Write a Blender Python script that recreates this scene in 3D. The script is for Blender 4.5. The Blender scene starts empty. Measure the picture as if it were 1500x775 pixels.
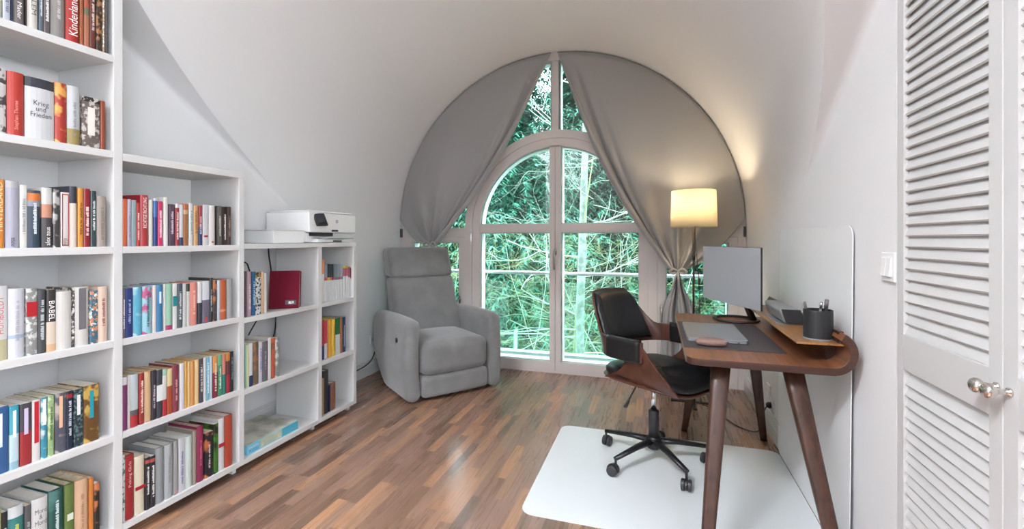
import bpy, bmesh, math, random
from mathutils import Vector, Matrix, noise
R = math.radians
sc = bpy.context.scene
COL = sc.collection

# ------------------------------------------------------------------ camera
cam = bpy.data.cameras.new('camera'); cam_ob = bpy.data.objects.new('camera', cam); COL.objects.link(cam_ob)
cam.sensor_width = 36.0; cam.lens = 36.0*667.0/1500.0
cam.shift_y = -0.025
cam.clip_start = 0.05; cam.clip_end = 300
cam_ob.location = (0, 0, 1.15); cam_ob.rotation_euler = (R(90), 0, R(17.476))
sc.camera = cam_ob

# ------------------------------------------------------------------ world, light, exposure
sc.view_settings.view_transform = 'Standard'; sc.view_settings.look = 'None'
sc.view_settings.exposure = 1.22; sc.view_settings.gamma = 1.0
sc.view_settings.use_curve_mapping = False
SKY = 14
world = bpy.data.worlds.new('overcast_sky'); sc.world = world; world.use_nodes = True
wn = world.node_tree.nodes; wl = world.node_tree.links
bg = wn['Background']; bg.inputs['Strength'].default_value = SKY
wtc = wn.new('ShaderNodeTexCoord'); wsep = wn.new('ShaderNodeSeparateXYZ'); wr = wn.new('ShaderNodeValToRGB')
wl.new(wtc.outputs['Generated'], wsep.inputs[0]); wl.new(wsep.outputs['Z'], wr.inputs[0]); wl.new(wr.outputs[0], bg.inputs['Color'])
# overcast sky: three times brighter overhead than at the horizon
wr.color_ramp.elements[0].position = 0.0; wr.color_ramp.elements[0].color = (.33, .36, .39, 1)
wr.color_ramp.elements[1].position = 0.9; wr.color_ramp.elements[1].color = (.90, .97, 1.08, 1)

def area(name, loc, rot, sx, sy, power, color=(1, 1, 1)):
    l = bpy.data.lights.new(name, 'AREA'); l.shape = 'RECTANGLE'; l.size = sx; l.size_y = sy
    l.energy = power; l.color = color
    o = bpy.data.objects.new(name, l); COL.objects.link(o); o.location = loc; o.rotation_euler = rot
    return o
# added fill light, unseen, above an invented opening beside the ridge
area('fill_roof_opening', (-1.60, -1.76, 4.12), (0, 0, 0), 1.2, .75, 150, (.93, .955, 1.0))
# second added fill light, outside a made-up wall opening behind the viewer
area('fill_side_opening', (.657+.17, -.62, 1.55), (0, R(90), 0), 1.3, 1.0, 10, (.90, .95, 1.03))

# ------------------------------------------------------------------ helpers
def lin(h):
    if not isinstance(h, str): return tuple(h)
    c = [int(h[i:i+2], 16)/255 for i in (0, 2, 4)]
    return tuple(x/12.92 if x <= .04045 else ((x+.055)/1.055)**2.4 for x in c)
def c4(h): return lin(h)+(1,)
_mats = {}
def mat(name, color, rough=.5, metal=0, spec=.5, bump=None, noisec=None, sheen=0, coat=0):
    """plain principled; bump=(scale,strength); noisec=(color2, scale, lo, hi)"""
    if name in _mats: return _mats[name]
    m = bpy.data.materials.new(name); m.use_nodes = True; nt = m.node_tree
    b = nt.nodes['Principled BSDF']
    b.inputs['Base Color'].default_value = c4(color); b.inputs['Roughness'].default_value = rough
    b.inputs['Metallic'].default_value = metal; b.inputs['Specular IOR Level'].default_value = spec
    b.inputs['Sheen Weight'].default_value = sheen; b.inputs['Coat Weight'].default_value = coat
    tc = nt.nodes.new('ShaderNodeTexCoord')
    if noisec:
        n = nt.nodes.new('ShaderNodeTexNoise'); n.inputs['Scale'].default_value = noisec[1]; n.inputs['Detail'].default_value = 3
        nt.links.new(tc.outputs['Object'], n.inputs['Vector'])
        r = nt.nodes.new('ShaderNodeValToRGB'); r.color_ramp.elements[0].position = noisec[2]; r.color_ramp.elements[1].position = noisec[3]
        r.color_ramp.elements[0].color = c4(color); r.color_ramp.elements[1].color = c4(noisec[0])
        nt.links.new(n.outputs['Fac'], r.inputs[0]); nt.links.new(r.outputs[0], b.inputs['Base Color'])
    if bump:
        n2 = nt.nodes.new('ShaderNodeTexNoise'); n2.inputs['Scale'].default_value = bump[0]; n2.inputs['Detail'].default_value = 4
        nt.links.new(tc.outputs['Object'], n2.inputs['Vector'])
        bp = nt.nodes.new('ShaderNodeBump'); bp.inputs['Strength'].default_value = bump[1]; bp.inputs['Distance'].default_value = .01
        nt.links.new(n2.outputs['Fac'], bp.inputs['Height']); nt.links.new(bp.outputs[0], b.inputs['Normal'])
    _mats[name] = m; return m

def wood(name, c1, c2, rough=.35, axis='Y', scale=1.0, coat=0):
    """veneer: stretched noise grain along one local axis"""
    if name in _mats: return _mats[name]
    m = bpy.data.materials.new(name); m.use_nodes = True; nt = m.node_tree; b = nt.nodes['Principled BSDF']
    tc = nt.nodes.new('ShaderNodeTexCoord'); mp = nt.nodes.new('ShaderNodeMapping')
    s = {'X': (2, 40, 40), 'Y': (40, 2, 40), 'Z': (40, 40, 2)}[axis]
    mp.inputs['Scale'].default_value = tuple(v*scale for v in s)
    n = nt.nodes.new('ShaderNodeTexNoise'); n.inputs['Scale'].default_value = 1; n.inputs['Detail'].default_value = 5; n.inputs['Distortion'].default_value = .6
    r = nt.nodes.new('ShaderNodeValToRGB'); r.color_ramp.elements[0].position = .32; r.color_ramp.elements[1].position = .7
    r.color_ramp.elements[0].color = c4(c1); r.color_ramp.elements[1].color = c4(c2)
    L = nt.links.new
    L(tc.outputs['Object'], mp.inputs[0]); L(mp.outputs[0], n.inputs['Vector']); L(n.outputs['Fac'], r.inputs[0]); L(r.outputs[0], b.inputs['Base Color'])
    b.inputs['Roughness'].default_value = rough; b.inputs['Coat Weight'].default_value = coat
    _mats[name] = m; return m

def link(name, me, m=None, parent=None, smooth=False):
    o = bpy.data.objects.new(name, me); COL.objects.link(o)
    if m is not None:
        me.materials.clear()
        for x in (m if isinstance(m, (list, tuple)) else [m]): me.materials.append(x)
    if parent: o.parent = parent
    if smooth:
        for p in me.polygons: p.use_smooth = True
    return o
def empty(name, loc=(0, 0, 0), rz=0, parent=None):
    o = bpy.data.objects.new(name, None); COL.objects.link(o); o.location = loc; o.rotation_euler = (0, 0, rz)
    o.empty_display_size = .05
    if parent: o.parent = parent
    return o
def tag(o, label=None, cat=None, group=None, kind=None):
    if label: o['label'] = label
    if cat: o['category'] = cat
    if group: o['group'] = group
    if kind: o['kind'] = kind
    return o

class MB:
    def __init__(s): s.v = []; s.f = []
    def add(s, vs, fs):
        n = len(s.v); s.v += [tuple(v) for v in vs]; s.f += [tuple(i+n for i in f) for f in fs]; return s
    def box(s, x0, x1, y0, y1, z0, z1, M=None):
        vs = [Vector((x, y, z)) for x in (x0, x1) for y in (y0, y1) for z in (z0, z1)]
        if M is not None: vs = [M @ v for v in vs]
        return s.add(vs, [(0, 1, 3, 2), (4, 6, 7, 5), (0, 4, 5, 1), (2, 3, 7, 6), (0, 2, 6, 4), (1, 5, 7, 3)])
    def tube(s, pts, r, n=8, cap=True, flat=1.0):
        pts = [Vector(p) for p in pts]; k = len(pts)
        rs = r if isinstance(r, (list, tuple)) else [r]*k
        base = len(s.v); up = None
        for i, p in enumerate(pts):
            t = (pts[min(i+1, k-1)]-pts[max(i-1, 0)]).normalized()
            if up is None:
                up = Vector((0, 0, 1)) if abs(t.z) < .9 else Vector((1, 0, 0))
            a = t.cross(up)
            if a.length < 1e-6: a = t.orthogonal()
            a.normalize(); b = a.cross(t).normalized(); up = b
            for j in range(n):
                an = 2*math.pi*j/n
                s.v.append(tuple(p + a*math.cos(an)*rs[i] + b*math.sin(an)*rs[i]*flat))
        for i in range(k-1):
            for j in range(n):
                q = (j+1) % n
                s.f.append((base+i*n+j, base+i*n+q, base+(i+1)*n+q, base+(i+1)*n+j))
        if cap:
            s.f.append(tuple(base+j for j in reversed(range(n)))); s.f.append(tuple(base+(k-1)*n+j for j in range(n)))
        return s
    def lathe(s, prof, n=24, c=(0, 0, 0), M=None):
        base = len(s.v)
        for (r, z) in prof:
            for j in range(n):
                a = 2*math.pi*j/n; p = Vector((c[0]+r*math.cos(a), c[1]+r*math.sin(a), c[2]+z))
                s.v.append(tuple(M @ p if M is not None else p))
        for i in range(len(prof)-1):
            for j in range(n):
                q = (j+1) % n
                s.f.append((base+i*n+j, base+i*n+q, base+(i+1)*n+q, base+(i+1)*n+j))
        if prof[0][0] > 1e-6: s.f.append(tuple(base+j for j in reversed(range(n))))
        if prof[-1][0] > 1e-6: s.f.append(tuple(base+(len(prof)-1)*n+j for j in range(n)))
        return s
    def prism(s, poly, axis, a0, a1, M=None):
        """poly: 2D list; axis X: (y,z) / Y: (x,z) / Z: (x,y)"""
        def P(p, a):
            v = {'X': (a, p[0], p[1]), 'Y': (p[0], a, p[1]), 'Z': (p[0], p[1], a)}[axis]
            v = Vector(v); return M @ v if M is not None else v
        n = len(poly); vs = [P(p, a0) for p in poly]+[P(p, a1) for p in poly]
        fs = [tuple(range(n)), tuple(range(2*n-1, n-1, -1))]+[(i, i+n, (i+1) % n+n, (i+1) % n) for i in range(n)]
        return s.add(vs, fs)
    def grid(s, rows, close_u=False):
        n = len(rows[0]); base = len(s.v)
        for r in rows: s.v += [tuple(p) for p in r]
        for i in range(len(rows)-1):
            for j in range(n-1 if not close_u else n):
                q = (j+1) % n
                s.f.append((base+i*n+j, base+i*n+q, base+(i+1)*n+q, base+(i+1)*n+j))
        return s
    def mesh(s, name):
        me = bpy.data.meshes.new(name); me.from_pydata(s.v, [], s.f)
        bm = bmesh.new(); bm.from_mesh(me); bmesh.ops.remove_doubles(bm, verts=bm.verts, dist=1e-5)
        bmesh.ops.recalc_face_normals(bm, faces=bm.faces); bm.to_mesh(me); bm.free(); return me
    def build(s, name, m, parent=None, smooth=False, bevel=0, seg=2, angle=30, subsurf=0, solid=0):
        o = link(name, s.mesh(name), m, parent)
        if solid:
            k = o.modifiers.new('s', 'SOLIDIFY'); k.thickness = solid; k.offset = 0
        if bevel:
            k = o.modifiers.new('b', 'BEVEL'); k.width = bevel; k.segments = seg; k.limit_method = 'ANGLE'; k.angle_limit = R(angle); k.harden_normals = False
        if subsurf:
            k = o.modifiers.new('u', 'SUBSURF'); k.levels = subsurf; k.render_levels = subsurf
        if smooth:
            for p in o.data.polygons: p.use_smooth = True
        return o

def soft_box(dims, r, deform=None, k=4, m=6, rz=None):
    """rounded box made of a cube grid: dims (x,y,z), corner radius r; deform(p)->p"""
    hx, hy, hz = [d/2 for d in dims]
    def ticks(h):
        t = [-h+r*(1-math.cos(math.pi/2*i/k)) for i in range(k)]+[-h+r]
        mid = [(-h+r)+(2*h-2*r)*i/m for i in range(1, m)]
        return t+mid+[-x for x in reversed(t)]
    T = [ticks(hx), ticks(hy), ticks(hz)]; H = (hx, hy, hz)
    mb = MB()
    for ax in range(3):
        u, w = [(1, 2), (0, 2), (0, 1)][ax]
        for sgn in (-1, 1):
            rows = []
            for a in T[u]:
                row = []
                for b in T[w]:
                    p = [0, 0, 0]; p[ax] = sgn*H[ax]; p[u] = a; p[w] = b
                    inn = [max(-H[i]+r, min(H[i]-r, p[i])) for i in range(3)]
                    d = Vector([p[i]-inn[i] for i in range(3)])
                    if d.length > 1e-9: d.normalize()
                    q = Vector(inn)+d*r
                    if deform: q = Vector(deform(q))
                    row.append(q)
                rows.append(row)
            mb.grid(rows)
    return mb

def text_mesh(s, size=1.0, align='CENTER', extrude=0.0):
    cu = bpy.data.curves.new('title', 'FONT'); cu.body = s; cu.size = size; cu.align_x = align; cu.align_y = 'CENTER'
    cu.extrude = extrude; cu.resolution_u = 2; cu.space_line = .85
    ob = bpy.data.objects.new('title', cu)
    me = bpy.data.meshes.new_from_object(ob)
    bpy.data.objects.remove(ob); bpy.data.curves.remove(cu)
    return me
def text_on(parent, s, color_mat, fit_len, fit_h, xdir, ydir, pos, name='title'):
    """flat lettering, run direction xdir, up ydir, scaled to fit"""
    me = text_mesh(s)
    xs = [v.co.x for v in me.vertices]; ys = [v.co.y for v in me.vertices]
    w = max(xs)-min(xs); h = max(ys)-min(ys); cx = (max(xs)+min(xs))/2; cy = (max(ys)+min(ys))/2
    kx = fit_len/w; ky = min(fit_h/h, kx*1.6); kx = min(kx, ky*1.6)
    X = Vector(xdir); Y = Vector(ydir); P = Vector(pos)
    for v in me.vertices: v.co = P + X*((v.co.x-cx)*kx) + Y*((v.co.y-cy)*ky)
    return link(name, me, color_mat, parent)

# ------------------------------------------------------------------ room numbers
XL, XR = -2.317, .657
XC, ZC, RV = -.83, 1.255, 1.487
YW = 3.83                      # inside face of the window wall
YR = -2.6                      # rear wall
Z0, KR, Y0, RF = 1.47, .68, 2.30, .03   # roof slope
YRIDGE = -1.3
ZTOP = Z0+KR*(Y0-YRIDGE)

plaster = mat('white_plaster', (.79, .79, .795), .85, bump=(60, .04))
white_paint = mat('white_paint', (.585, .58, .575), .4)
white_lam = mat('white_laminate', (.60, .595, .59), .38)
frame_paint = mat('window_paint', (.63, .575, .55), .35)
black_pl = mat('black_plastic', (.02, .02, .022), .4)
black_metal = mat('black_metal', (.03, .03, .033), .35, .6)
steel = mat('brushed_steel', (.55, .55, .54), .3, 1)
chrome = mat('chrome', (.75, .75, .75), .12, 1)

def st(o, label=None): o['kind'] = 'structure'; return o

# ---- floor
def floor_material():
    m = bpy.data.materials.new('strip_parquet'); m.use_nodes = True; nt = m.node_tree; b = nt.nodes['Principled BSDF']
    N = nt.nodes.new; L = nt.links.new
    tc = N('ShaderNodeTexCoord'); sp = N('ShaderNodeSeparateXYZ'); L(tc.outputs['Object'], sp.inputs[0])
    def M(op, a, b_=None, clamp=False):
        n = N('ShaderNodeMath'); n.operation = op; n.use_clamp = clamp
        for i, v in enumerate((a, b_)):
            if v is None: continue
            if isinstance(v, (int, float)): n.inputs[i].default_value = v
            else: L(v, n.inputs[i])
        return n.outputs[0]
    xs = M('DIVIDE', M('ADD', sp.outputs['X'], 5.026), .0505)
    row = M('FLOOR', xs); fx = M('FRACT', xs)
    wn1 = N('ShaderNodeTexWhiteNoise'); wn1.noise_dimensions = '1D'; L(row, wn1.inputs['W'])
    ys = M('ADD', M('DIVIDE', sp.outputs['Y'], .36), M('MULTIPLY', wn1.outputs['Value'], 17.3))
    col = M('FLOOR', ys); fy = M('FRACT', ys)
    cv = N('ShaderNodeCombineXYZ'); L(row, cv.inputs[0]); L(col, cv.inputs[1])
    wn2 = N('ShaderNodeTexWhiteNoise'); wn2.noise_dimensions = '2D'; L(cv.outputs[0], wn2.inputs['Vector'])
    rp = N('ShaderNodeValToRGB'); cr = rp.color_ramp
    cr.elements[0].position = 0; cr.elements[0].color = c4('6b5243')
    cr.elements[1].position = 1; cr.elements[1].color = c4('b58866')
    for p, c in ((.06, '735a4a'), (.2, '806350'), (.42, '896957'), (.6, '907060'), (.78, '967661'), (.9, 'a17a5e'), (.95, 'ab8062')):
        e = cr.elements.new(p); e.color = c4(c)
    L(wn2.outputs['Value'], rp.inputs[0])
    # grain
    mp = N('ShaderNodeMapping'); mp.inputs['Scale'].default_value = (42, 2.4, 1); L(tc.outputs['Object'], mp.inputs[0])
    off = N('ShaderNodeVectorMath'); off.operation = 'ADD'; L(mp.outputs[0], off.inputs[0])
    sc3 = N('ShaderNodeVectorMath'); sc3.operation = 'SCALE'; sc3.inputs['Scale'].default_value = 37; L(wn2.outputs['Color'], sc3.inputs[0]); L(sc3.outputs[0], off.inputs[1])
    n1 = N('ShaderNodeTexNoise'); n1.inputs['Scale'].default_value = 1; n1.inputs['Detail'].default_value = 6; n1.inputs['Distortion'].default_value = 1.2; L(off.outputs[0], n1.inputs['Vector'])
    g = N('ShaderNodeMapRange'); g.inputs['From Min'].default_value = .3; g.inputs['From Max'].default_value = .7; g.inputs['To Min'].default_value = .92; g.inputs['To Max'].default_value = 1.06
    L(n1.outputs['Fac'], g.inputs['Value'])
    mx = N('ShaderNodeMix'); mx.data_type = 'RGBA'; mx.blend_type = 'MULTIPLY'; mx.inputs['Factor'].default_value = 1
    b.inputs['Coat Weight'].default_value = .22; b.inputs['Coat Roughness'].default_value = .2
    L(rp.outputs[0], mx.inputs['A']); L(g.outputs[0], mx.inputs['B'])
    # seams
    sx = M('MINIMUM', fx, M('SUBTRACT', 1, fx)); sy = M('MINIMUM', fy, M('SUBTRACT', 1, fy))
    lx = M('LESS_THAN', sx, .012); ly = M('LESS_THAN', sy, .0025)
    seam = M('MAXIMUM', lx, ly)
    x3 = M('FRACT', M('DIVIDE', xs, 3)); s3 = M('LESS_THAN', M('MINIMUM', x3, M('SUBTRACT', 1, x3)), .008)
    mx2 = N('ShaderNodeMix'); mx2.data_type = 'RGBA'; L(M('MULTIPLY', seam, .35), mx2.inputs['Factor'])
    L(mx.outputs['Result'], mx2.inputs['A']); mx2.inputs['B'].default_value = c4('4a3329')
    mx3 = N('ShaderNodeMix'); mx3.data_type = 'RGBA'; L(M('MULTIPLY', s3, .4), mx3.inputs['Factor'])
    L(mx2.outputs['Result'], mx3.inputs['A']); mx3.inputs['B'].default_value = c4('c4a48c')
    L(mx3.outputs['Result'], b.inputs['Base Color'])
    rr = N('ShaderNodeMapRange'); rr.inputs['To Min'].default_value = .22; rr.inputs['To Max'].default_value = .34; L(n1.outputs['Fac'], rr.inputs['Value']); L(rr.outputs[0], b.inputs['Roughness'])
    bp = N('ShaderNodeBump'); bp.inputs['Strength'].default_value = .008; bp.inputs['Distance'].default_value = .003; L(M('SUBTRACT', n1.outputs['Fac'], M('MULTIPLY', seam, .6)), bp.inputs['Height']); L(bp.outputs[0], b.inputs['Normal'])
    return m
st(MB().box(XL-.15, XR+.15, YR-.15, YW+.17, -.12, 0).build('floor', floor_material()))

# ---- walls
st(MB().box(XL-.15, XL, YR-.15, YW+.2, 0, ZTOP+.1).build('wall_left', plaster))
CY0, CY1, CZ = .02, 1.515, 2.3          # opening of the built-in closet in the right wall
w = MB(); w.box(XR, XR+.15, CY1, YW+.2, 0, ZTOP+.1); w.box(XR, XR+.15, YR-.15, -1.15, 0, ZTOP+.1); w.box(XR, XR+.15, -.09, CY0, 0, ZTOP+.1); w.box(XR, XR+.15, -1.15, -.09, 0, .85); w.box(XR, XR+.15, -1.15, -.09, 2.25, ZTOP+.1); w.box(XR, XR+.15, CY0, CY1, CZ, ZTOP+.1)  # includes an unseen opening added for the side fill light
st(w.build('wall_right', plaster))
w = MB()   
w.box(XL-.15, XR+.15, YR-.15, YR, 0, ZTOP+.1)
st(w.build('wall_rear', mat('dark_low_bounce_wall', (.20, .19, .18), .8)))  # unseen wall, darkened to cut bounce light on the roof slope

# ---- window wall above the arch
w = MB(); n = 64
for i in range(n):
    a0 = math.pi*i/n; a1 = math.pi*(i+1)/n
    p0 = (XC+(RV+.004)*math.cos(a0), ZC+(RV+.004)*math.sin(a0)); p1 = (XC+(RV+.004)*math.cos(a1), ZC+(RV+.004)*math.sin(a1))
    w.prism([p0, p1, (p1[0], 3.3), (p0[0], 3.3)], 'Y', YW, YW+.2)
st(w.build('wall_front', plaster))

# ---- ceiling: barrel vault running into a sloping roof
def fil(x):
    d = min(x-XL, XR-x)
    if d >= RF: return 0
    return RF-math.sqrt(max(0, RF*RF-(RF-max(d, 0))**2))
def zroof(Y): return Z0+KR*(Y0-Y)
NP = 96; xsv = []
for i in range(NP+1):
    a = math.pi*i/NP; xsv.append((XC-RV*math.cos(a), ZC+RV*math.sin(a)))
def yedge(x, z): return Y0-(z+fil(x)-Z0)/KR
mbv = MB(); rows = []
for (x, z) in xsv:
    ye = yedge(x, z); rows.append([(x, ye+(YW+.005-ye)*j/20, z) for j in range(21)])
mbv.grid(rows)
vault = st(mbv.build('ceiling', plaster, smooth=True))
mbr = MB(); rows = []
for (x, z) in xsv:
    ye = yedge(x, z); rows.append([(x, ye+(YRIDGE-ye)*j/14, zroof(ye+(YRIDGE-ye)*j/14)-fil(x)) for j in range(15)])
mbr.grid(rows)
st(mbr.build('ceiling', plaster, smooth=True))
c_ = MB()   # flat part near the ridge, with an opening added for the unseen fill light
zt = zroof(YRIDGE)
c_.box(XL, -2.22, YR, YRIDGE+.01, zt, zt+.1); c_.box(-.98, XR, YR, YRIDGE+.01, zt, zt+.1)
c_.box(-2.22, -.98, YR, -2.15, zt, zt+.1); c_.box(-2.22, -.98, -1.37, YRIDGE+.01, zt, zt+.1)
st(c_.build('ceiling', plaster))

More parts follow.
